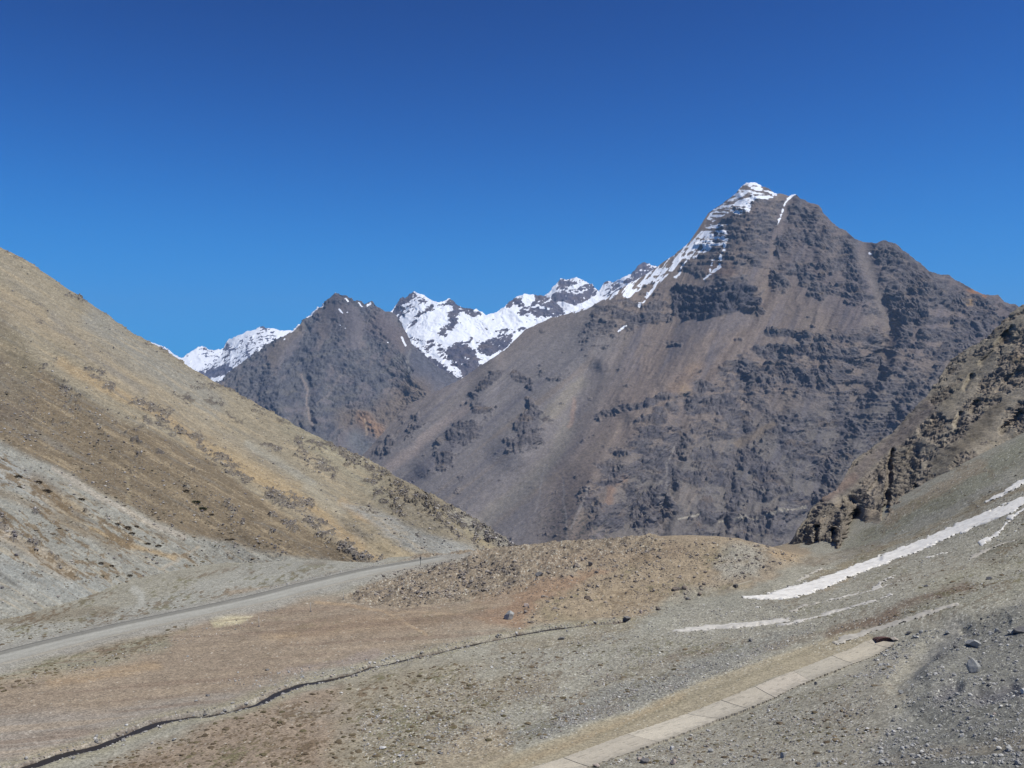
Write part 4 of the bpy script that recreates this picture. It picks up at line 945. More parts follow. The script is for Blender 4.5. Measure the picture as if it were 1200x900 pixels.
# ------------------------------------------------------------------ road, stream, snow, slabs
def ribbon(L, width, nacross, zoff, jitter=0.0, seed=0):
    t = np.gradient(L[:, :2], axis=0); t /= np.linalg.norm(t, axis=1)[:, None]
    n = np.stack([-t[:, 1], t[:, 0]], 1)
    v = np.linspace(-.5, .5, nacross)
    s = np.arange(len(L))
    wl = width / 2 * (1 + jitter * fbm(s / 9. + seed, s * 0 + .5 + seed, octv=3)); wr = width / 2 * (1 + jitter * fbm(s / 9. + 50 + seed, s * 0 + .5, octv=3))
    off = np.where(v[None] < 0, v[None] * 2 * wl[:, None], v[None] * 2 * wr[:, None])
    x = L[:, 0, None] + n[:, 0, None] * off; y = L[:, 1, None] + n[:, 1, None] * off
    return x, y, off, v


def build_road():
    x, y, off, v = ribbon(ROAD, 6.6, 27, 0, .05, 3)
    z = ground_base(x, y) + .30 + .06 * (1 - (off / 3.4) ** 2)
    z = np.where(np.abs(v)[None] > .495, z - .5, z)
    c = np.broadcast_to(alb(160, 157, 150), x.shape + (3,)).copy()
    s = np.arange(len(ROAD))[:, None] + 0 * off
    n1 = fbm(s / 26., off / .5, octv=4); n2 = fbm(s / 5., off / 1.2 + 9, octv=3)
    c = mixc(c, alb(132, 129, 123), sstep(.6, 1.3, off + .35 * n1) * .95)          # the dark tarred lane keeps to the hill side
    c = mixc(c, alb(112, 110, 106), sstep(2.4, 2.7, off + .2 * n1) * .7)
    c = mixc(c, alb(174, 171, 164), np.exp(-((off - .1) / .45) ** 2) * .7); c = mixc(c, alb(170, 166, 158), np.exp(-((off + 1.6) / .5) ** 2) * .4)
    c = mixc(c, alb(148, 141, 131), sstep(1.9, 3.2, -off + .5 * n1) * .8)
    c = c * (1 + .14 * np.clip(n2, -1, 1) + .1 * np.clip(n1, -1, 1))[..., None]
    o = new_mesh_obj('road', np.stack([x, y, z], -1).reshape(-1, 3), grid_faces(*x.shape), terrain_material('road_gravel', .12, .3, .03, .12, .1), {'Col': c.reshape(-1, 3)})
    tag(o, 'pale grey mountain road with a darker lane along the hill foot', 'road', kind='structure')


def build_stream():
    x, y, off, v = ribbon(STREAM, lerp(1.15, .8, sstep(-32, -14, STREAM[:, 0])), 5, 0, 1.2, 11)
    zc = ground_base(STREAM[:, 0], STREAM[:, 1]) - .33
    z = zc[:, None] + 0 * x
    z = z + .012 * fbm(x / .3, y / .3, octv=2)
    m = bpy.data.materials.new('stream_water'); m.use_nodes = True
    b = m.node_tree.nodes['Principled BSDF']
    b.inputs['Base Color'].default_value = (.032, .028, .024, 1); b.inputs['Roughness'].default_value = .42; b.inputs['Specular IOR Level'].default_value = .12
    nz = m.node_tree.nodes.new('ShaderNodeTexNoise'); nz.inputs['Scale'].default_value = 5
    bp = m.node_tree.nodes.new('ShaderNodeBump'); bp.inputs['Strength'].default_value = .5; bp.inputs['Distance'].default_value = .05
    m.node_tree.links.new(nz.outputs['Fac'], bp.inputs['Height']); m.node_tree.links.new(bp.outputs[0], b.inputs['Normal'])
    o = new_mesh_obj('stream', np.stack([x, y, z], -1).reshape(-1, 3), grid_faces(*x.shape), m)
    tag(o, 'narrow dark stream winding across the brown valley flat', 'stream', kind='structure')


def inside(px, py, pts):
    ins = np.zeros(px.shape, bool); q = list(pts) + [pts[0]]
    for (x0, y0), (x1, y1) in zip(q[:-1], q[1:]):
        if y0 == y1: continue
        ins ^= ((y0 > py) != (y1 > py)) & (px < (x1 - x0) * (py - y0) / (y1 - y0) + x0)
    return ins


def build_snow():
    mats = {}
    for key, colr in [('clean', (.82, .79, .715)), ('dirty', (.62, .59, .52)), ('dust', (.50, .465, .39))]:
        m = bpy.data.materials.new('snow_' + key); m.use_nodes = True
        nt = m.node_tree; b = nt.nodes['Principled BSDF']; b.inputs['Roughness'].default_value = .7; b.inputs['Specular IOR Level'].default_value = .2
        tc = nt.nodes.new('ShaderNodeTexCoord'); n = nt.nodes.new('ShaderNodeTexNoise'); n.inputs['Scale'].default_value = .7; n.inputs['Detail'].default_value = 6; n.inputs['Roughness'].default_value = .7
        nt.links.new(tc.outputs['Object'], n.inputs['Vector'])
        mr = nt.nodes.new('ShaderNodeMapRange'); mr.inputs['From Min'].default_value = .35; mr.inputs['From Max'].default_value = .65
        nt.links.new(n.outputs['Fac'], mr.inputs['Value'])
        mx = nt.nodes.new('ShaderNodeMix'); mx.data_type = 'RGBA'; k = .70 if key != 'clean' else .86
        mx.inputs[6].default_value = (colr[0] * k, colr[1] * k, colr[2] * k, 1); mx.inputs[7].default_value = (*colr, 1)
        nt.links.new(mr.outputs[0], mx.inputs[0])
        da = nt.nodes.new('ShaderNodeAttribute'); da.attribute_name = 'dirt'
        m2 = nt.nodes.new('ShaderNodeMix'); m2.data_type = 'RGBA'; m2.inputs[7].default_value = (.34, .315, .27, 1)
        dm = nt.nodes.new('ShaderNodeMath'); dm.operation = 'MULTIPLY'; dm.inputs[1].default_value = .6; nt.links.new(da.outputs['Fac'], dm.inputs[0])
        nt.links.new(dm.outputs[0], m2.inputs[0]); nt.links.new(mx.outputs[2], m2.inputs[6]); nt.links.new(m2.outputs[2], b.inputs['Base Color'])
        bp = nt.nodes.new('ShaderNodeBump'); bp.inputs['Strength'].default_value = .4; bp.inputs['Distance'].default_value = .15
        nt.links.new(n.outputs['Fac'], bp.inputs['Height']); nt.links.new(bp.outputs[0], b.inputs['Normal'])
        mats[key] = m
    kind = dict(low='dirty', pink='dirty', track='dust', side='dust', trace='dust', high='dust', fork='dirty', tongue='clean')
    for key, (pts, label) in SNOW.items():
        hits = np.array([ground_hit(*p) for p in pts])
        x0, x1, y0, y1 = hits[:, 0].min() - 1, hits[:, 0].max() + 1, hits[:, 1].min() - 2, hits[:, 1].max() + 2
        nx = int(np.clip((x1 - x0) / .16, 12, 520)); ny = int(np.clip((y1 - y0) / .16, 12, 520))
        X, Y = np.meshgrid(np.linspace(x0, x1, nx), np.linspace(y0, y1, ny))
        g = ground_height(X, Y); px, py = to_px(X, Y, g + .05)
        n = fbm(X / 1.6, Y / 1.6, 0., 4, .6)
        m = np.zeros(X.shape, f32); region(m, px + n * 5, py + n * 2.0, pts, 1, 1.8)
        hole = fbm(X / 1.1, Y / 1.1, 4., 3, .65)
        m = m - (.30 if kind.get(key) in ('dust', 'dirty') else .10) * sstep(.18, .4, hole)
        Z = g - .12 + (.28 if kind.get(key) in ('dust', 'dirty') else .36) * sstep(.52, 1., m) + .07 * fbm(X / 3, Y / 3, 6., 2) + .04 * fbm(X / .8, Y / .8, 0., 2)
        keep = m > .58
        dirt = 1 - sstep(.45, .95, m + .5 * fbm(X / .9, Y / .9, 9., 3)); dirt = np.maximum(dirt, sstep(.12, .4, fbm(X / 2.4, Y / 1.4, 2., 4, .65)) * .7)
        q = keep[:-1, :-1] & keep[1:, :-1] & keep[:-1, 1:] & keep[1:, 1:]
        fc = grid_faces(ny, nx)[q.ravel()]
        if not len(fc): continue
        used = np.unique(fc); remap = np.full(nx * ny, -1, np.int32); remap[used] = np.arange(len(used))
        v = np.stack([X, Y, Z], -1).reshape(-1, 3)[used]
        ctr = np.array([v[:, 0].mean(), v[:, 1].mean(), v[:, 2].min()])
        o = new_mesh_obj('snow_patch', v - ctr, remap[fc], mats[kind.get(key, 'clean')], {'dirt': dirt.ravel()[used]})
        o.location = ctr
        tag(o, label, 'snow patch', 'old snow patches on the right slope', 'thing')


def simple_mat(name, col, rough=.9, noise=3., var=.25, bump=.3, bd=.03, metallic=0.):
    m = bpy.data.materials.new(name); m.use_nodes = True
    nt = m.node_tree; b = nt.nodes['Principled BSDF']; b.inputs['Roughness'].default_value = rough; b.inputs['Metallic'].default_value = metallic
    b.inputs['Specular IOR Level'].default_value = .2
    tc = nt.nodes.new('ShaderNodeTexCoord'); n = nt.nodes.new('ShaderNodeTexNoise'); n.inputs['Scale'].default_value = noise; n.inputs['Detail'].default_value = 6; n.inputs['Roughness'].default_value = .68
    nt.links.new(tc.outputs['Object'], n.inputs['Vector'])
    mr = nt.nodes.new('ShaderNodeMapRange'); mr.inputs['From Min'].default_value = .3; mr.inputs['From Max'].default_value = .7; mr.inputs['To Min'].default_value = 1 - var; mr.inputs['To Max'].default_value = 1 + var
    nt.links.new(n.outputs['Fac'], mr.inputs['Value'])
    vm = nt.nodes.new('ShaderNodeVectorMath'); vm.operation = 'SCALE'; vm.inputs[0].default_value = col[:3]
    nt.links.new(mr.outputs[0], vm.inputs['Scale']); nt.links.new(vm.outputs[0], b.inputs['Base Color'])
    bp = nt.nodes.new('ShaderNodeBump'); bp.inputs['Strength'].default_value = bump; bp.inputs['Distance'].default_value = bd
    nt.links.new(n.outputs['Fac'], bp.inputs['Height']); nt.links.new(bp.outputs[0], b.inputs['Normal'])
    return m


SLAB_T = [(560, 922), (620, 903.5), (660, 890), (735, 862), (805, 838), (845, 822), (885, 806), (930, 788), (975, 769.5), (1014, 753.5), (1022, 750.5)]
SLAB_B = [(600, 934), (655, 914), (690, 901), (772, 871.5), (843, 844), (876, 832), (908, 819), (950, 799), (1000, 779), (1040, 761), (1050, 754.5)]


def build_slabs():
    SLAB_MAT = attr_mat('slab_concrete', .9, 7., .14)
    labs = ['concrete slab cut by the bottom edge of the picture', 'concrete slab nearest the bottom edge with a dark joint at its upper end', 'long concrete slab with a grey stain along its middle',
            'pale concrete slab with a bright patch by the sandy track', 'concrete slab between the bright one and the mid track stones', 'concrete slab with chipped lower edge half way along the row', 'light concrete slab just past half way up the row',
            'streaked concrete slab with dark smudges across it', 'tan concrete slab second from the upper end of the row', 'short tan concrete slab at the upper end beside the rusty sheet']
    for i in range(len(SLAB_T) - 1):
        a, b, c_, d = [ground_hit(*p) for p in (SLAB_T[i], SLAB_T[i + 1], SLAB_B[i + 1], SLAB_B[i])]
        gap = .04
        n = 90
        uu = np.linspace(0, 1, n); vv = np.linspace(0, 1, 30)
        L = np.linalg.norm(b - a)
        lo = gap / L
        U, V = np.meshgrid(lo + uu * (1 - 2 * lo), vv)
        e0 = 1 + .0 * U
        pts = (a[None, None] * ((1 - U) * (1 - V))[..., None] + b[None, None] * (U * (1 - V))[..., None] + c_[None, None] * (U * V)[..., None] + d[None, None] * ((1 - U) * V)[..., None])
        # worn edges
        s = (pts[..., 0] * 1.3 + pts[..., 1]); rag = fbm(s / .9, s * 0 + i, octv=3)
        cen = (a + d) / 2 * (1 - U[..., None]) + (b + c_) / 2 * U[..., None]
        edge = (np.abs(V - .5) > .49)
        pts = pts + (pts - cen) * (edge * np.where(V > .5, .22, .12) * rag)[..., None]
        zt = .18 + (V - .5) * .02 + .012 * fbm(pts[..., 0], pts[..., 1], octv=3) + random.uniform(-.02, .03)
        tx, ty = pts[..., 0], pts[..., 1]
        tilt = (U - .5) * random.uniform(-.04, .04)
        tz = ground_base(tx, ty) + zt + tilt
        top = np.stack([tx, ty, tz], -1)
        # rim: top ring down to a buried ring
        nv, nu = U.shape
        idx = np.arange(nv * nu).reshape(nv, nu)
        ring = np.r_[idx[0, :], idx[1:, -1], idx[-1, -2::-1], idx[-2:0:-1, 0]]
        tv = top.reshape(-1, 3); bot = tv[ring] - np.array([0, 0, .45])
        fc = [tuple(f) for f in grid_faces(nv, nu)]
        k = len(ring); nb = len(tv)
        for j in range(k): fc.append((ring[j], ring[(j + 1) % k], nb + (j + 1) % k, nb + j))
        vs = np.r_[tv, bot]; ctr = vs.mean(0); ctr[2] = vs[:, 2].min()
        base_c = np.array([(.435, .39, .305), (.435, .39, .305), (.40, .36, .285), (.475, .43, .34), (.43, .39, .31), (.44, .395, .31), (.47, .42, .335), (.40, .365, .29), (.44, .395, .305), (.45, .40, .31)][i])
        px_, py_ = vs[:, 0], vs[:, 1]
        da = (b - a)[:2] / np.linalg.norm((b - a)[:2]); al_ = px_ * da[0] + py_ * da[1]; ac_ = -px_ * da[1] + py_ * da[0]
        cc = np.broadcast_to(base_c * 1.1, (len(vs), 3)) * (1 + .16 * fbm(al_ / 1.1, ac_ / .7, octv=4, gain=.65))[:, None]
        cc = cc * (1 - .42 * sstep(.18, .42, fbm(al_ / 2.2 + i * 7, ac_ / .16, octv=4, gain=.6)))[:, None]          # dark water marks along the slab
        vv_ = np.r_[V.ravel(), np.full(len(bot), .5)]
        gr = sstep(.62, 1.05, vv_ + .55 * fbm(al_ / .9, ac_ / .9 + 3, octv=4, gain=.6)) * .6 + sstep(.35, -.05, vv_ + .5 * fbm(al_ / 1.4 + 9, ac_ / 1.4, octv=3)) * .25
        cc = cc + (np.array([.29, .265, .215]) - cc) * np.clip(gr, 0, 1)[:, None]                                    # grit drifted over its edges
        o = new_mesh_obj('concrete_slab', vs - ctr, np.array(fc), SLAB_MAT, {'Col': cc}, smooth=False)
        o.location = ctr
        tag(o, labs[i], 'slab', 'concrete slabs in a row beside the sandy track', 'thing')


# ------------------------------------------------------------------ rocks
def ico(sub=2):
    t = (1 + 5 ** .5) / 2
    v = [(-1, t, 0), (1, t, 0), (-1, -t, 0), (1, -t, 0), (0, -1, t), (0, 1, t), (0, -1, -t), (0, 1, -t), (t, 0, -1), (t, 0, 1), (-t, 0, -1), (-t, 0, 1)]
    f = [(0, 11, 5), (0, 5, 1), (0, 1, 7), (0, 7, 10), (0, 10, 11), (1, 5, 9), (5, 11, 4), (11, 10, 2), (10, 7, 6), (7, 1, 8), (3, 9, 4), (3, 4, 2), (3, 2, 6), (3, 6, 8), (3, 8, 9), (4, 9, 5), (2, 4, 11), (6, 2, 10), (8, 6, 7), (9, 8, 1)]
    v = [np.array(p) / np.linalg.norm(p) for p in v]
    for _ in range(sub):
        mid = {}; nf = []
        def m(a, b):
            k = (min(a, b), max(a, b))
            if k not in mid:
                p = v[a] + v[b]; v.append(p / np.linalg.norm(p)); mid[k] = len(v) - 1
            return mid[k]
        for a, b, c in f:
            ab, bc, ca = m(a, b), m(b, c), m(c, a)
            nf += [(a, ab, ca), (b, bc, ab), (c, ca, bc), (ab, bc, ca)]
        f = nf
    return np.array(v), np.array(f, np.int32)


ICO3, ICO1, ICO0 = ico(3), ico(1), ico(0)


def rock_shape(base, seed, planes=9, sx=1., sy=1., sz=.75):
    """an angular stone: a ball cut by random planes"""
    r = np.random.default_rng(seed)
    v = base[0].copy()
    for _ in range(planes):
        n = r.normal(size=3); n /= np.linalg.norm(n); h = r.uniform(.45, .82)
        d = v @ n - h
        v = v - np.maximum(d, 0)[:, None] * n
    if len(v) > 60: v = v * (1 + .07 * fbm(v[:, 0] * 2.5 + seed, v[:, 1] * 2.5, v[:, 2] * 2.5, 3))[:, None]
    return v * np.array([sx, sy, sz])


def build_boulders():
    mats = {'grey': simple_mat('grey_boulder', (.34, .34, .32), .95, 2.5, .3, .6, .06), 'dark': simple_mat('dark_boulder', (.16, .155, .15), .95, 2.5, .3, .6, .06), 'pink': simple_mat('pinkish_boulder', (.42, .35, .30), .95, 2.5, .25, .5, .05),
            'white': simple_mat('white_stone', (.55, .54, .50), .95, 3, .15, .4, .03), 'brown': simple_mat('brown_boulder', (.22, .18, .145), .95, 2.5, .3, .6, .06)}
    # (picture x, y of its foot, width in pixels, height in pixels, kind, label)
    B = [(1141, 759, 20, 10, 'grey', 'long pale grey boulder lying highest among the rubble of the embankment'), (1139, 786, 17, 20, 'grey', 'pointed grey boulder with a steep dark face below the long pale boulder'), (1196, 743, 16, 8, 'dark', 'dark boulder at the right picture edge above the pale grey boulders'),
         (1199, 812, 8, 7, 'white', 'pale yellowish block at the right picture edge on the grey rubble'), (757, 895, 12, 7, 'dark', 'dark grey boulder below the slabs between two pinkish ones'), (789, 897, 8, 7, 'pink', 'pinkish round boulder right of the dark grey one near the bottom edge'),
         (750, 892, 7, 5, 'pink', 'pale pinkish stone just left of the dark grey boulder near the bottom edge'), (788, 879, 6, 6, 'white', 'pale standing stone above the pinkish round boulder'), (699, 900, 9, 5, 'pink', 'pinkish stone at the slab edge on the bottom picture edge'),
         (833, 881, 7, 5, 'grey', 'grey stone alone on the gravel right of the slab row'), (918, 888, 7, 8, 'grey', 'upright grey stone on the gravel near the bottom edge'), (960, 897, 7, 6, 'grey', 'squat grey stone right of the upright grey stone'), (1033, 895, 7, 6, 'grey', 'pale grey boulder alone near the bottom edge under the embankment'),
         (971, 880, 5, 2.5, 'dark', 'small dark flat stone between the gravel stones at bottom right'), (1007, 860, 5, 3, 'dark', 'small dark stone left of the foot of the embankment'), (956, 803, 4, 4, 'dark', 'small dark stone just below the slab row upper half'), (1066, 742, 6, 4, 'dark', 'dark stone right of the rusty sheet'),
         (1072, 747, 5, 3.5, 'grey', 'grey stone beside the dark stone right of the rusty sheet'), (1079, 741, 5, 4, 'grey', 'small grey block at the top of the rubble near the rusty sheet'), (1044, 788, 5, 4, 'grey', 'grey stone on the lower rubble left of the embankment track'), (1032, 780, 6, 3, 'grey', 'flat grey stone above the lower rubble'),
         (688, 701, 10, 6.5, 'brown', 'round brown boulder alone on the sandy bank'), (616, 712, 7, 4, 'pink', 'pale stone at the foot of the sandy bank'), (597, 725, 12, 11, 'grey', 'grey crag block at the right end of the brown flat'), (658, 748, 9, 3.5, 'dark', 'flat grey boulder on gravel below the stream'),
         (879, 751, 6, 3.5, 'dark', 'dark stone on the gravel below the pinkish snow streak'), (698, 799, 5, 2.5, 'dark', 'small dark stone in the middle of the gravel spread'), (632, 677, 9, 5, 'dark', 'dark hollow faced rock on the right part of the stony mound'), (692, 663, 5, 8, 'dark', 'dark upright rock on the crest side of the stony mound'),
         (806, 702, 5, 3.5, 'dark', 'dark boulder at the gravel edge under the orange bank'), (820, 697, 5, 4, 'brown', 'brown boulder pair member uphill of the dark boulder'), (792, 693, 8, 5, 'brown', 'larger brown boulder on the orange bank'), (803, 692, 8, 5, 'brown', 'brown boulder right beside the larger one on the orange bank'),
         (751, 719, 4, 6, 'pink', 'small upright pinkish stone above the culvert'), (243, 815, 6, 3, 'dark', 'black stone on the brown flat above the stream'), (230, 822, 4, 2.5, 'grey', 'small grey stone left of the black stone'), (188, 846, 7, 3.5, 'white', 'pale stone on the far bank of the stream'), (148, 849, 4, 2.5, 'white', 'small white stone on the flat left of the pale bank stone'),
         (204, 868, 5, 4, 'grey', 'grey stone on the near bank of the stream'), (178, 871, 3.5, 2.5, 'white', 'tiny white stone on the near bank left of the grey stone'), (469, 887, 6, 4, 'white', 'bright white stone in the scrub near the bottom edge'), (479, 856, 3, 3, 'white', 'tiny white stone up the scrub from the bright one'),
         (400, 812, 4, 2.5, 'white', 'white stone on the scrub just below the stream'), (576, 783, 4, 3, 'white', 'white stone on the gravel below the stream bend'), (516, 883, 6, 2.5, 'dark', 'dark flat stone on the sand patch near the bottom edge'), (448, 877, 9, 3, 'white', 'flat pale stone in the scrub left of the bright white one'),
         (313, 785, 5, 2.5, 'dark', 'dark stone at the lower edge of the brown flat'), (354, 793, 5, 2.5, 'grey', 'grey stone at the stream edge'), (486, 768, 4, 2, 'dark', 'dark pebble stone on the wash above the stream'), (279, 788, 3, 2, 'white', 'white pebble stone on the brown flat'), (220, 770, 3, 2, 'white', 'white pebble stone high on the brown flat'),
         (737, 827, 4, 2.5, 'white', 'white stone on the grey gravel above the sandy track'), (924, 687, 5, 3, 'dark', 'dark rock at the foot of the right slope under the crag'), (1085, 687, 5, 3, 'dark', 'dark stone on the right slope below the thin snow line'), (1160, 678, 8, 3, 'dark', 'dark rock outcrop on the upper right slope'), (1150, 725, 3, 3, 'dark', 'small dark stone on the smooth slope above the embankment'),
         (1185, 745, 9, 6, 'grey', 'grey block left of the dark boulder at the right picture edge'), (1168, 741, 5, 5, 'grey', 'small grey block at the top of the embankment rubble'), (1120, 765, 7, 4, 'dark', 'dark rock just left of the long pale boulder'), (1100, 775, 6, 5, 'dark', 'dark rock in the rubble above the embankment track'),
         (1056, 812, 6, 6, 'grey', 'grey rock on the left foot of the embankment'), (1050, 829, 4, 4, 'dark', 'small dark rock under the grey rock at the embankment foot'), (1165, 836, 4, 3, 'pink', 'pale pinkish stone on the dark patch of the embankment'), (1127, 862, 5, 4, 'white', 'pale stone low on the embankment'), (1183, 877, 9, 4, 'grey', 'flat pale grey rock low at the right picture edge'),
         (1145, 812, 4, 3, 'dark', 'dark stone centre of the embankment'), (1175, 797, 5, 3.5, 'dark', 'dark stone on the right part of the embankment'), (1110, 738, 6, 4, 'grey', 'grey rock at the top edge of the embankment path')]
    for i, (px, py, w, h, k, lab) in enumerate(B):
        p = ground_hit(px, py)
        s = p[1] / F
        W = w * s / 2; Hh = h * s
        v = rock_shape(ICO3, 100 + i, 11, W * 1.15, W * random.uniform(.8, 1.1), Hh * .62)
        if i == 1:                                   # the pointed one
            tz = v[:, 2] / v[:, 2].max(); v[:, 0] *= 1 - .55 * np.clip(tz, 0, 1); v[:, 1] *= 1 - .5 * np.clip(tz, 0, 1); v[:, 0] -= .25 * W * np.clip(tz, 0, 1)
        v[:, 2] = v[:, 2] + Hh * .40
        g = float(gz(p[0], p[1])[0])
        o = new_mesh_obj('boulder', v, ICO3[1], mats[k], smooth=False)
        o.location = (p[0], p[1], g - .03)
        tag(o, lab, 'boulder', 'boulders lying on the valley ground', 'thing')


def scatter(name, n, areas, size, mat, label, flat=.7, protos=14, base=ICO0, colours=((.2, .2, .2),), seed=5, power=2.2, kind='stuff', cat='stones', sink=.2, avoid=True, bright=1.35):
    r = np.random.default_rng(seed)
    xs, ys, zs = [], [], []
    tot = sum(a[1] for a in areas)
    for pts, wgt in areas:
        m = int(n * wgt / tot)
        bx = [p[0] for p in pts]; by = [p[1] for p in pts]
        q = np.c_[r.uniform(min(bx), max(bx), m * 3), r.uniform(min(by), max(by), m * 3)]
        q = q[inside(q[:, 0], q[:, 1], pts)][:m]
        # picture -> ground for many points: a table of the ground seen along each column
        h = hits_many(q[:, 0], q[:, 1])
        xs.append(h[:, 0]); ys.append(h[:, 1])
    x = np.concatenate(xs); y = np.concatenate(ys)
    cl = fbm(x / 5, y / 5, seed * 1.1, 3)
    ok = r.uniform(-.45, .45, len(x)) < cl + .05
    if avoid:
        ok &= line_dist(x, y, ROAD, 6) > 3.6
        z0 = ground_base(x, y); px, py = to_px(x, y, z0)
        ok &= ~inside(px, py, TRACK_L + TRACK_R[::-1]) & (~inside(px, py, SLAB_T + SLAB_B[::-1]) | (r.uniform(0, 1, len(px)) < .06)) & ~inside(px, py, [(1012, 850), (1030, 825), (1052, 785), (1082, 755), (1115, 728), (1130, 736), (1100, 768), (1072, 795), (1050, 828), (1040, 855)]) & ~inside(px, py, SNOW['main'][0]) & ~inside(px, py, SNOW['track'][0])
    x, y = x[ok], y[ok]; n = len(x)
    z = ground_height(x, y)
    return strew(name, x, y, z, r, size, mat, label, flat, protos, base, colours, seed, power, kind, cat, sink, bright)


def strew(name, x, y, z, r, size, mat, label, flat, protos, base, colours, seed, power, kind, cat, sink, bright):
    n = len(x)
    s = size[0] * (r.uniform(0, 1, n) ** (-1 / power)); s = np.minimum(s, size[1])
    P = [rock_shape(base, seed * 50 + i, 5, 1, r.uniform(.7, 1), flat * r.uniform(.7, 1.1)) for i in range(protos)]
    V = len(base[0]); ang = r.uniform(0, 6.283, n); which = r.integers(0, protos, n)
    pv = np.stack(P)[which]                            # n, V, 3
    ca, sa = np.cos(ang)[:, None], np.sin(ang)[:, None]
    vx = (pv[..., 0] * ca - pv[..., 1] * sa) * s[:, None] + x[:, None]; vy = (pv[..., 0] * sa + pv[..., 1] * ca) * s[:, None] + y[:, None]
    vz = pv[..., 2] * s[:, None] + z[:, None] + (s * flat * (1 - 2 * sink) * .6)[:, None]
    fc = (base[1][None] + (np.arange(n) * V)[:, None, None]).reshape(-1, 3)
    cc = np.array(colours)[r.integers(0, len(colours), n)] * bright * r.uniform(.75, 1.25, (n, 1))
    col = np.repeat(cc, V, 0)
    o = new_mesh_obj(name, np.stack([vx, vy, vz], -1).reshape(-1, 3), fc, mat, {'Col': col}, smooth=False)
    tag(o, label, cat, kind=kind)
    return o


def hits_many(px, py):
    """ground points seen at many picture points (base ground)"""
    Y = np.concatenate([np.linspace(56, 130, 500), np.linspace(130.2, 234, 500)])
    out = np.zeros((len(px), 3))
    for i in range(0, len(px), 4000):
        u = ((px[i:i + 4000] - CX) / F)[:, None]
        # coarse table first, then linear refinement
        zg = _coarse(u * Y[None], np.broadcast_to(Y[None], (len(u), len(Y))))
        zr = ((CY - py[i:i + 4000]) / F)[:, None] * Y[None]
        k = np.argmax(zg >= zr, axis=1); k = np.where((zg >= zr).any(1), k, len(Y) - 1)
        yy = Y[k]; out[i:i + 4000] = np.c_[u[:, 0] * yy, yy, zg[np.arange(len(k)), k]]
    return out


_cx = np.linspace(-150, 160, 311); _cy = np.linspace(50, 240, 191)
_CT = ground_base(*np.meshgrid(_cx, _cy))


def _coarse(x, y):
    i = np.clip((x + 150) / 310 * 310, 0, 309.999); j = np.clip((y - 50) / 190 * 190, 0, 189.999)
    i0 = i.astype(int); j0 = j.astype(int); a = i - i0; b = j - j0
    return (_CT[j0, i0] * (1 - a) + _CT[j0, i0 + 1] * a) * (1 - b) + (_CT[j0 + 1, i0] * (1 - a) + _CT[j0 + 1, i0 + 1] * a) * b


def attr_mat(name, rough=.95, noise=4., var=.25):
    m = bpy.data.materials.new(name); m.use_nodes = True
    nt = m.node_tree; b = nt.nodes['Principled BSDF']; b.inputs['Roughness'].default_value = rough; b.inputs['Specular IOR Level'].default_value = .1
    a = nt.nodes.new('ShaderNodeAttribute'); a.attribute_name = 'Col'
    tc = nt.nodes.new('ShaderNodeTexCoord'); n = nt.nodes.new('ShaderNodeTexNoise'); n.inputs['Scale'].default_value = noise; n.inputs['Detail'].default_value = 3
    nt.links.new(tc.outputs['Object'], n.inputs['Vector'])
    mr = nt.nodes.new('ShaderNodeMapRange'); mr.inputs['From Min'].default_value = .3; mr.inputs['From Max'].default_value = .7; mr.inputs['To Min'].default_value = 1 - var; mr.inputs['To Max'].default_value = 1 + var
    nt.links.new(n.outputs['Fac'], mr.inputs['Value'])
    vm = nt.nodes.new('ShaderNodeVectorMath'); vm.operation = 'SCALE'; nt.links.new(a.outputs['Color'], vm.inputs[0]); nt.links.new(mr.outputs[0], vm.inputs['Scale'])
    nt.links.new(vm.outputs[0], b.inputs['Base Color'])
    return m


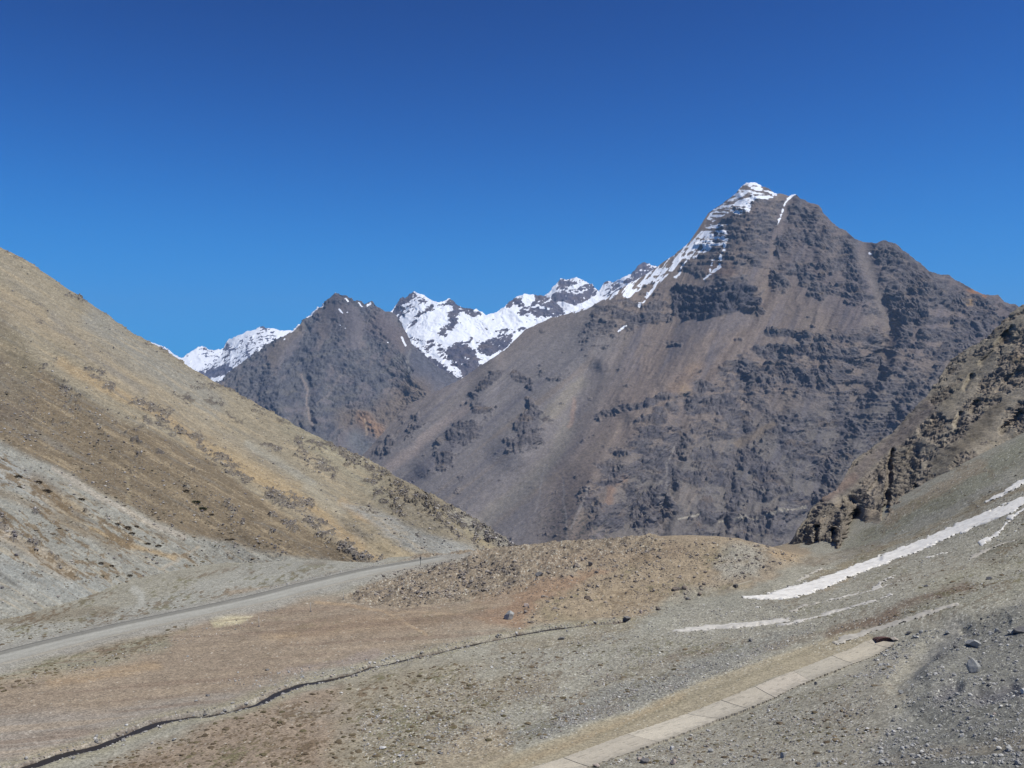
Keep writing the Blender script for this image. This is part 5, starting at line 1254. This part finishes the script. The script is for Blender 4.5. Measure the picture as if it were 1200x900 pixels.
def build_scatter():
    sm = attr_mat('loose_stone')
    grey = ((.25, .24, .22), (.20, .19, .175), (.30, .29, .265), (.15, .145, .135), (.38, .365, .335), (.23, .20, .17))
    scatter('gravel', 62000, [([(430, 900), (420, 840), (560, 775), (700, 740), (760, 715), (900, 700), (960, 740), (640, 866)], 1.0), ([(600, 866), (760, 795), (950, 738), (900, 775), (700, 845)], .55), ([(860, 745), (985, 645), (1199, 505), (1199, 690), (1000, 740)], .35),
            ([(700, 898), (850, 848), (1050, 765), (1040, 898)], .4), ([(240, 800), (330, 785), (450, 765), (600, 740), (590, 755), (350, 810)], .12), ([(0, 800), (160, 760), (330, 705), (320, 725), (100, 790)], .1), ([(300, 690), (440, 660), (440, 666), (300, 698)], .06)],
            (.038, .20), sm, 'loose pale and dark stones strewn over the gravel slope', colours=grey, seed=5, power=2.6)
    scatter('gravel', 24000, [([(1010, 898), (1055, 830), (1085, 770), (1130, 730), (1199, 705), (1199, 898)], 1.0), ([(1040, 760), (1080, 740), (1120, 730), (1060, 790), (990, 800)], .25)], (.034, .27), sm,
            'broken grey rubble covering the embankment at bottom right', colours=((.23, .225, .21), (.18, .178, .17), (.29, .285, .265), (.14, .137, .132), (.35, .34, .31)), seed=8, power=2.4)
    scatter('gravel', 20000, [(MOUND, 1.0), ([(440, 690), (490, 663), (620, 650), (600, 690), (470, 708)], .5), ([(690, 640), (940, 655), (800, 700), (640, 690)], .3), ([(620, 690), (760, 640), (940, 655), (780, 715), (600, 735)], .35), ([(760, 632), (870, 632), (940, 652), (800, 665), (680, 668)], .25)], (.07, .5), sm,
            'brown angular stones heaped on the low mound', colours=((.155, .132, .11), (.18, .155, .13), (.135, .117, .10), (.21, .185, .155), (.11, .098, .088)), bright=1.5, seed=11, power=2.4)
    r = np.random.default_rng(61); k = r.integers(0, len(STREAM), 2600)
    tq = np.gradient(STREAM, axis=0); tq /= np.linalg.norm(tq, axis=1)[:, None]
    o_ = r.normal(0, 1, 2600); o_ = np.sign(o_) * (.5 + np.abs(o_) * .8)
    xs, ys = STREAM[k, 0] - tq[k, 1] * o_, STREAM[k, 1] + tq[k, 0] * o_
    strew('gravel', xs, ys, ground_height(xs, ys), r, (.05, .3), sm, 'stones washed along both banks of the stream', .7, 14, ICO0, grey, 61, 2.3, 'stuff', 'stones', .2, 1.3)
    tuft = attr_mat('dry_cushion_plant', noise=9., var=.4)
    scatter('ground_plants', 5200, [([(90, 900), (320, 828), (400, 802), (560, 772), (620, 790), (520, 880), (480, 900)], 1.0), ([(0, 790), (160, 750), (230, 728), (180, 762), (0, 815)], .35), ([(560, 890), (430, 802), (560, 757), (730, 740), (860, 748), (640, 866)], .4),
            ([(980, 750), (1080, 702), (1199, 632), (1199, 668), (1130, 703)], .35), ([(700, 898), (850, 848), (1050, 765), (1060, 830), (1000, 898)], .3), ([(860, 700), (985, 648), (1199, 520), (1199, 640), (1000, 735)], .25), ([(0, 730), (140, 715), (300, 690), (130, 735), (0, 760)], .3)],
            (.12, .42), tuft, 'low dry cushion plants dotted over the valley floor', flat=.34, base=ICO1, colours=((.085, .065, .042), (.10, .08, .05), (.08, .068, .038), (.12, .095, .06)), seed=14, power=2.5, cat='cushion plants', sink=.35)


def strew_hill(R, n, weight, size, mat, label, colours, seed, name='scree_rocks', flat=.7, base=ICO0, bright=1.3, cat='rocks', sink=.25, power=2.3):
    r = np.random.default_rng(seed)
    nb = R.front.shape[0] - 26
    w = (weight[:nb] * R.front[:nb]).ravel().astype(float); w /= w.sum()
    k = r.choice(len(w), n, p=w)
    g = lambda a: a[:nb].ravel()[k]
    dx = np.abs(np.gradient(R.x[:nb], axis=1)).ravel()[k]
    x = g(R.x) + r.uniform(-.5, .5, n) * dx
    o = strew(name, x, g(R.y), g(R.z), r, size, mat, label, flat, 14, base, colours, seed, power, 'stuff', cat, sink, bright)
    return o


def build_hill_scatter(RL, RR):
    sm = attr_mat('hill_rock')
    col = ((.19, .17, .15), (.15, .135, .125), (.24, .22, .19), (.11, .10, .10), (.30, .28, .25))
    vis = ((RL.px > -60) & (RL.px < 640)).astype(f32)
    base_w = .05 + .06 * sstep(.0, .3, fbm(RL.x / 8, RL.z / 6, RL.y / 9, 3))
    spur = np.zeros(RL.shape, f32); region(spur, RL.px, RL.py, [(-60, 400), (0, 420), (60, 460), (160, 520), (250, 580), (340, 640), (330, 660), (200, 620), (60, 550), (-60, 520)], 1, 12)
    strew_hill(RL, 26000, vis * (RL.rk * (.35 + .4 * RL.rock) + base_w * (.4 + spur)), (.07, .42), sm, 'brown rocks and rubble strewn over the left hillside', col, 31)
    spur = np.zeros(RL.shape, f32); region(spur, RL.px, RL.py, [(-60, 400), (0, 420), (60, 460), (160, 520), (250, 580), (340, 640), (330, 660), (200, 620), (60, 550), (-60, 520)], 1, 12)
    fan = np.zeros(RL.shape, f32); region(fan, RL.px, RL.py, [(-60, 640), (0, 540), (60, 565), (220, 640), (330, 655), (300, 690), (150, 712), (60, 690), (0, 650)], 1, 10)
    clump = sstep(-.02, .3, fbm(RL.x / 5, RL.z / 3, RL.y / 6, 3))
    strew_hill(RL, 1500, (spur * .9 + fan * .5) * (clump + .05), (.12, .55), attr_mat('hill_cushion_plant', noise=9., var=.4), 'dry brown cushion plants dotted over the lower left hillside', ((.17, .14, .10), (.19, .155, .11), (.15, .13, .085)), 33, 'hillside_plants', .36, ICO1, 1.0, 'cushion plants', .3, 2.4)
    strew_hill(RR, 4500, (RR.px < 1260).astype(f32) * (RR.rk * .6 + .25), (.06, .34), sm, 'loose olive grey rocks on the right hillside', ((.2, .19, .16), (.15, .145, .125), (.25, .235, .2), (.11, .105, .095)), 35)


def hill_hit(R, px, py):
    d = (R.px[:-26] - px) ** 2 + ((CY - F * R.z[:-26] / R.y[:-26]) - py) ** 2 + ((CX + F * R.x[:-26] / R.y[:-26]) - px) ** 2
    k = np.unravel_index(np.argmin(d), d.shape)
    return np.array([R.x[k], R.y[k], R.z[k]])


def cushion(n, rad, seed):
    """a low shrub: many short leaf blades over a dome"""
    r = np.random.default_rng(seed)
    d = r.normal(size=(n, 3)); d[:, 2] = np.abs(d[:, 2]); d /= np.linalg.norm(d, axis=1)[:, None]
    p = d * rad * (.55 + .45 * r.uniform(0, 1, (n, 1))) * np.array([1.25, .95, .42])
    t = np.cross(d, r.normal(size=(n, 3))); t /= np.linalg.norm(t, axis=1)[:, None]
    l = rad * r.uniform(.12, .3, (n, 1))
    a = p - t * l * .5; b = p + t * l * .5; c = p + d * l * 1.3 + t * l * .2
    v = np.stack([a, b, c], 1).reshape(-1, 3)
    return v, np.arange(n * 3, dtype=np.int32).reshape(-1, 3)


def build_shrubs(R):
    green = simple_mat('green_shrub', (.085, .090, .042), .95, 6, .35, .2)
    brown = simple_mat('brown_shrub', (.17, .135, .088), .95, 6, .35, .2)
    wood = simple_mat('shrub_twig', (.09, .07, .05), .95, 8, .3)
    S = [(230, 588, 4.2, green, 'small green shrub upper of two on the tan left hill'), (237, 596, 4.6, green, 'small green shrub lower of two on the tan left hill'),
         (218, 575, 3.2, brown, 'dark brown shrub above the two green shrubs'), (248, 603, 2.8, brown, 'small brown shrub right of the green shrubs'), (272, 632, 3, brown, 'brown shrub at the foot of the tan hill left part'), (270, 625, 2.4, brown, 'small brown shrub just above the one at the hill foot'),
         (45, 565, 4, brown, 'brown shrub near the left edge on the grey fan'), (55, 575, 4.5, brown, 'larger brown shrub on the grey fan below the first'), (22, 558, 4, brown, 'flat brown shrub at the left edge under the pale fan'), (22, 571, 3.5, brown, 'brown shrub lowest at the left edge of the fan'),
         (95, 585, 4, brown, 'olive brown shrub at the middle of the grey fan'), (137, 614, 3, brown, 'brown shrub mid way down the grey fan edge'), (150, 618, 3.6, brown, 'wide brown shrub beside the mid fan shrub'), (160, 617, 3, brown, 'brown shrub right of the wide one'), (155, 625, 3.4, brown, 'brown shrub below the wide one on the fan'),
         (173, 637, 3.2, brown, 'brown shrub near the track cut on the fan'), (186, 639, 3, brown, 'brown shrub right of the one near the track cut'), (130, 663, 3, brown, 'brown shrub low on the fan above the road'), (118, 660, 3, brown, 'small brown shrub left of the low fan shrub'), (152, 674, 3.2, brown, 'brown shrub lowest on the fan above the road')]
    for i, (px, py, w, m, lab) in enumerate(S):
        p = hill_hit(R, px, py)
        rad = w * p[1] / F
        root = bpy.data.objects.new('shrub', None); COL.objects.link(root); root.location = (p[0], p[1] - rad * .4, p[2] - rad * .15)
        root.empty_display_size = .3
        v, f = cushion(420, rad, 900 + i)
        new_mesh_obj('foliage', v, f, m, smooth=False, parent=root)
        # short woody stems
        vs, fs = [], []
        for k in range(7):
            a = k * .9 + i; d = np.array([math.cos(a) * .5, math.sin(a) * .4, .34]) * rad; w_ = rad * .04; b0 = len(vs)
            for (e, q) in ((0, 1.), (1, .5)):
                for (cx, cy) in ((1, 0), (-.5, .87), (-.5, -.87)): vs.append(d * e * .9 + np.array([cx, cy, 0]) * w_ * q)
            for j in range(3): fs.append((b0 + j, b0 + (j + 1) % 3, b0 + 3 + (j + 1) % 3, b0 + 3 + j))
        new_mesh_obj('stem', np.array(vs), np.array(fs), wood, smooth=False, parent=root)
        tag(root, lab, 'shrub', 'shrubs on the left hillside', 'thing')


def box(cx, cy, cz, sx, sy, sz, rz=0., bev=.0):
    x, y, z = sx / 2, sy / 2, sz / 2
    v = np.array([(-x, -y, -z), (x, -y, -z), (x, y, -z), (-x, y, -z), (-x, -y, z), (x, -y, z), (x, y, z), (-x, y, z)])
    c, s = math.cos(rz), math.sin(rz)
    v = np.c_[v[:, 0] * c - v[:, 1] * s, v[:, 0] * s + v[:, 1] * c, v[:, 2]] + np.array([cx, cy, cz])
    f = np.array([(0, 3, 2, 1), (4, 5, 6, 7), (0, 1, 5, 4), (1, 2, 6, 5), (2, 3, 7, 6), (3, 0, 4, 7)])
    return v, f


def join(parts):
    vs, fs, n = [], [], 0
    for v, f in parts: vs.append(v); fs.append(f + n); n += len(v)
    return np.concatenate(vs), np.concatenate(fs)


def tube(p0, p1, r0, r1, n=8):
    p0 = np.array(p0, float); p1 = np.array(p1, float); d = p1 - p0; d /= np.linalg.norm(d)
    a = np.cross(d, [0.3, .9, .1]); a /= np.linalg.norm(a); b = np.cross(d, a)
    an = np.linspace(0, 2 * math.pi, n, endpoint=False)
    ring = np.cos(an)[:, None] * a + np.sin(an)[:, None] * b
    v = np.r_[p0 + ring * r0, p1 + ring * r1, [p0], [p1]]
    f = [(i, (i + 1) % n, n + (i + 1) % n, n + i) for i in range(n)]
    f += [((i + 1) % n, i, 2 * n, 2 * n) for i in range(n)] + [(n + i, n + (i + 1) % n, 2 * n + 1, 2 * n + 1) for i in range(n)]
    return v, np.array(f)


def build_small_things():
    white = simple_mat('weathered_post_paint', (.42, .40, .36), .8, 9, .2)
    dark = simple_mat('post_footing', (.18, .17, .16), .95, 6, .25)
    for px, py, h, lab in [(303.5, 734, 12, 'thin pale marker post left of the pair on the brown flat'), (364, 717, 11, 'thin pale marker post right by the dirt path on the brown flat'), (402.5, 703, 9, 'thin pale marker post near the left end of the stony mound')]:
        p = ground_hit(px, py); H = h * p[1] / F
        root = bpy.data.objects.new('marker_post', None); COL.objects.link(root); root.location = (p[0], p[1], float(gz(p[0], p[1])[0]))
        v, f = tube((0, 0, -.2), (random.uniform(-.05, .05), 0, H), .045, .035); 
        new_mesh_obj('pole', v, f, white, parent=root)
        v, f = box(0, 0, .03, .26, .26, .16, .4); new_mesh_obj('footing', v, f, dark, smooth=False, parent=root)
        tag(root, lab, 'post', 'marker posts on the valley flat', 'thing')
    # road sign far along the road
    p = ground_hit(495, 660); p[1] += .0
    metal = simple_mat('sign_post_metal', (.10, .10, .10), .6, 9, .2); plate = simple_mat('sign_plate_paint', (.13, .12, .11), .6, 9, .2)
    root = bpy.data.objects.new('road_sign', None); COL.objects.link(root); root.location = (p[0], p[1] - 4.0, float(gz(p[0], p[1] - 4.0)[0]))
    v, f = tube((0, 0, -.2), (0, 0, 1.75), .05, .05); new_mesh_obj('pole', v, f, metal, parent=root)
    v, f = box(0, -.07, 1.45, .34, .03, .42); new_mesh_obj('sign_plate', v, f, plate, smooth=False, parent=root)
    tag(root, 'small dark road sign at the bend by the end of the stony mound', 'road sign', kind='thing')
    # rusty sheet by the upper end of the slabs: a curved corrugated shell over a low opening, a pale block behind it
    p = ground_hit(1038, 752)
    s = p[1] / F
    rust = simple_mat('rusty_iron', (.13, .075, .06), .85, 5, .4, .4, .03)
    root = bpy.data.objects.new('rusty_sheet', None); COL.objects.link(root); root.location = (p[0], p[1], float(gz(p[0], p[1])[0]) + .1)
    n, m = 60, 14
    a = np.linspace(0, math.pi, n); W = 11 * s; Hh = 5.5 * s
    L = np.linspace(-.15, 1.5, m)
    A, LL = np.meshgrid(a, L)
    rr = 1 + .035 * np.sin(A * 26)
    x = -np.cos(A) * W * rr; z = np.sin(A) * Hh * rr * (1 - .25 * LL) - .1; y = LL + .0 * A
    vo = np.stack([x, y, z], -1).reshape(-1, 3); vi = vo * np.array([.97, 1, .94])
    fo = grid_faces(m, n); v = np.r_[vo, vi]; N = len(vo)
    rim = [(i, i + 1, N + i + 1, N + i) for i in range(n - 1)]
    new_mesh_obj('shell', v, np.r_[fo, fo[:, ::-1] + N, np.array(rim)], rust, parent=root)
    th = np.linspace(0, math.pi, 24); v = np.r_[np.c_[-np.cos(th) * W * .96, 0 * th + .03, np.sin(th) * Hh * .92 - .1], np.c_[-np.cos(th) * W * .96, 0 * th + .07, np.sin(th) * Hh * .92 - .1]]
    f = [(0, i, i + 1, i + 1) for i in range(1, 23)] + [(24, 24 + i + 1, 24 + i, 24 + i) for i in range(1, 23)] + [(i, i + 24, i + 25, i + 1) for i in range(23)]
    new_mesh_obj('end_plate', v, np.array(f), simple_mat('dark_rusty_plate', (.10, .06, .05), .9, 6, .4), smooth=False, parent=root)
    tag(root, 'low curved rusty iron sheet at the upper end of the slab row', 'sheet', kind='thing')
    q = ground_hit(1049, 752)
    v = rock_shape(ICO3, 777, 12, 5 * s, 4 * s, 3.4 * s); v[:, 2] += 2 * s
    o = new_mesh_obj('concrete_block', v, ICO3[1], simple_mat('pale_block', (.42, .37, .31), .9, 3, .15), smooth=False); o.location = (q[0] + .1, q[1] + .5, float(gz(q[0], q[1] + .5)[0]))
    tag(o, 'pale worn concrete block beside the rusty sheet', 'block', kind='thing')
    # stone culvert where the stream begins
    p = ground_hit(735, 726); s = p[1] / F * .62
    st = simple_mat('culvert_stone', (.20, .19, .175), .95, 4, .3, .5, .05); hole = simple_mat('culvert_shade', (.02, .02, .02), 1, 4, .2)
    root = bpy.data.objects.new('culvert', None); COL.objects.link(root); root.location = (p[0], p[1], float(gz(p[0], p[1])[0])); root.rotation_euler = (0, 0, .35)
    parts = [box(-3.2 * s, 0, 1.2 * s, 1.6 * s, 1.0, 3.4 * s), box(3.2 * s, 0, 1.2 * s, 1.6 * s, 1.0, 3.4 * s)]
    v, f = join(parts); new_mesh_obj('side_wall', v, f, st, smooth=False, parent=root)
    v, f = box(0, 0, 3.6 * s, 9.2 * s, 1.2, 1.3 * s); new_mesh_obj('lintel', v, f, st, smooth=False, parent=root)
    v, f = box(0, .55, 1.2 * s, 4.7 * s, .06, 3.4 * s); new_mesh_obj('shade_plate', v, f, hole, smooth=False, parent=root)  # near-black sheet standing in for the shade inside the culvert
    tag(root, 'small dark stone culvert where the stream starts below the orange bank', 'culvert', kind='thing')
    # low concrete kerb of a drain on the far side of the sandy bank
    a, b = ground_hit(863, 689), ground_hit(881, 681.5)
    d = b - a; L = np.linalg.norm(d[:2]); ang = math.atan2(d[1], d[0])
    conc = simple_mat('drain_concrete', (.36, .32, .24), .9, 3, .15)
    root = bpy.data.objects.new('drain_wall', None); COL.objects.link(root); mid = (a + b) / 2; root.location = (mid[0], mid[1], float(gz(mid[0], mid[1])[0])); root.rotation_euler = (0, 0, ang)
    v, f = box(0, 0, .12, L, .45, .5); new_mesh_obj('wall', v, f, conc, smooth=False, parent=root)
    v, f = box(-L / 2 - .35, -.05, .1, .7, .6, .75); new_mesh_obj('end_block', v, f, simple_mat('drain_dark_end', (.10, .095, .09), .95, 4, .3), smooth=False, parent=root)
    tag(root, 'short yellowish concrete drain wall behind the sandy bank', 'wall', kind='thing')


# ================================================================== light, air, camera
SUN_EL, SUN_AZ = 59.0, 108.0         # degrees: height, and bearing clockwise from the viewing direction (to the right)
W_ = bpy.data.worlds.new('World'); scene.world = W_; W_.use_nodes = True
nt = W_.node_tree; bg = nt.nodes['Background']
sky = nt.nodes.new('ShaderNodeTexSky'); sky.sky_type = 'NISHITA'; sky.sun_disc = False
sky.sun_elevation = math.radians(SUN_EL); sky.sun_rotation = math.radians(SUN_AZ)
sky.altitude = 3200; sky.air_density = 1.0; sky.dust_density = 0.15; sky.ozone_density = 3.0
gm = nt.nodes.new('ShaderNodeGamma'); gm.inputs[1].default_value = 2.8       # deep, contrasty high altitude blue
def vmath(op, a, b):
    n = nt.nodes.new('ShaderNodeVectorMath'); n.operation = op
    for k, v in enumerate((a, b)):
        if isinstance(v, tuple): n.inputs[k].default_value = v
        else: nt.links.new(v, n.inputs[k])
    return n.outputs[0]
nt.links.new(sky.outputs[0], gm.inputs[0])
MID = (1.94 * .9, 3.54 * .9, 5.36 * .9)
u_ = vmath('MULTIPLY', gm.outputs[0], tuple(m ** -2.8 for m in MID))
u_ = vmath('DIVIDE', u_, vmath('ADD', u_, (1., 1., 1.)))
tn = nt.nodes.new('ShaderNodeVectorMath'); tn.operation = 'MULTIPLY'; tn.inputs[1].default_value = (.25, 4.35, 11.7)
nt.links.new(u_, tn.inputs[0])
nt.links.new(tn.outputs[0], bg.inputs[0]); bg.inputs[1].default_value = 0.10

ld = bpy.data.lights.new('sun', 'SUN'); ld.energy = 4.65; ld.angle = math.radians(.53); ld.color = (1, .975, .92)
lo = bpy.data.objects.new('sun', ld); COL.objects.link(lo)
el, az = math.radians(SUN_EL), math.radians(SUN_AZ)
from mathutils import Vector
sd = Vector((math.sin(az) * math.cos(el), math.cos(az) * math.cos(el), math.sin(el)))
lo.rotation_euler = (-sd).to_track_quat('-Z', 'Y').to_euler(); lo.location = (60, 40, 120)

cd = bpy.data.cameras.new('camera'); cd.sensor_width = 36; cd.sensor_fit = 'HORIZONTAL'; cd.lens = 36 * F / 1200
cd.clip_start = .5; cd.clip_end = 60000
cam = bpy.data.objects.new('camera', cd); COL.objects.link(cam); cam.location = (0, 0, 0); cam.rotation_euler = (math.pi / 2, 0, 0)
scene.camera = cam
vs_ = scene.view_settings; vs_.view_transform = 'Standard'; vs_.look = 'None'; vs_.gamma = 1; vs_.exposure = 0; vs_.use_curve_mapping = False

# thin mountain air that fades the far ranges
hv = np.array([(x, y, z) for x in (-15000, 15000) for y in (-120, 13640) for z in (-790, 1180)], float)
hf = np.array([(0, 1, 3, 2), (4, 6, 7, 5), (0, 4, 5, 1), (2, 3, 7, 6), (0, 2, 6, 4), (1, 5, 7, 3)])
hm = bpy.data.materials.new('haze_air'); hm.use_nodes = True
hn = hm.node_tree; hn.nodes.remove(hn.nodes['Principled BSDF'])
pv = hn.nodes.new('ShaderNodeVolumePrincipled'); pv.inputs['Color'].default_value = (.44, .65, .96, 1); pv.inputs['Density'].default_value = 4.2e-5; pv.inputs['Anisotropy'].default_value = 0.1
hn.links.new(pv.outputs[0], hn.nodes['Material Output'].inputs['Volume'])
ho = new_mesh_obj('haze', hv, hf, hm, smooth=False)
tag(ho, 'thin blue mountain haze filling the whole valley air', 'haze', kind='stuff')

import time
_t = time.time()
def lap(s):
    global _t
    print('LAP', s, round(time.time() - _t, 1)); _t = time.time()

main_mountain(); lap('main')
pointed_mountain(); lap('pointed')
snow_ranges(); lap('snow ranges')
HILL = left_hill(); lap('left hill')
CRAG = right_hill(); lap('right hill')
build_ground(); lap('ground')
build_road(); build_stream(); lap('road')
build_snow(); lap('snow')
build_slabs(); build_boulders(); lap('boulders')
build_scatter(); lap('scatter')
build_hill_scatter(HILL, CRAG); build_shrubs(HILL); build_small_things(); lap('small')
scene.cycles.use_denoising = True
scene.cycles.denoiser = 'OPENIMAGEDENOISE'
scene.cycles.denoising_prefilter = 'ACCURATE'
scene.cycles.denoising_input_passes = 'RGB_ALBEDO_NORMAL'
scene.cycles.max_bounces = 4
scene.cycles.diffuse_bounces = 2
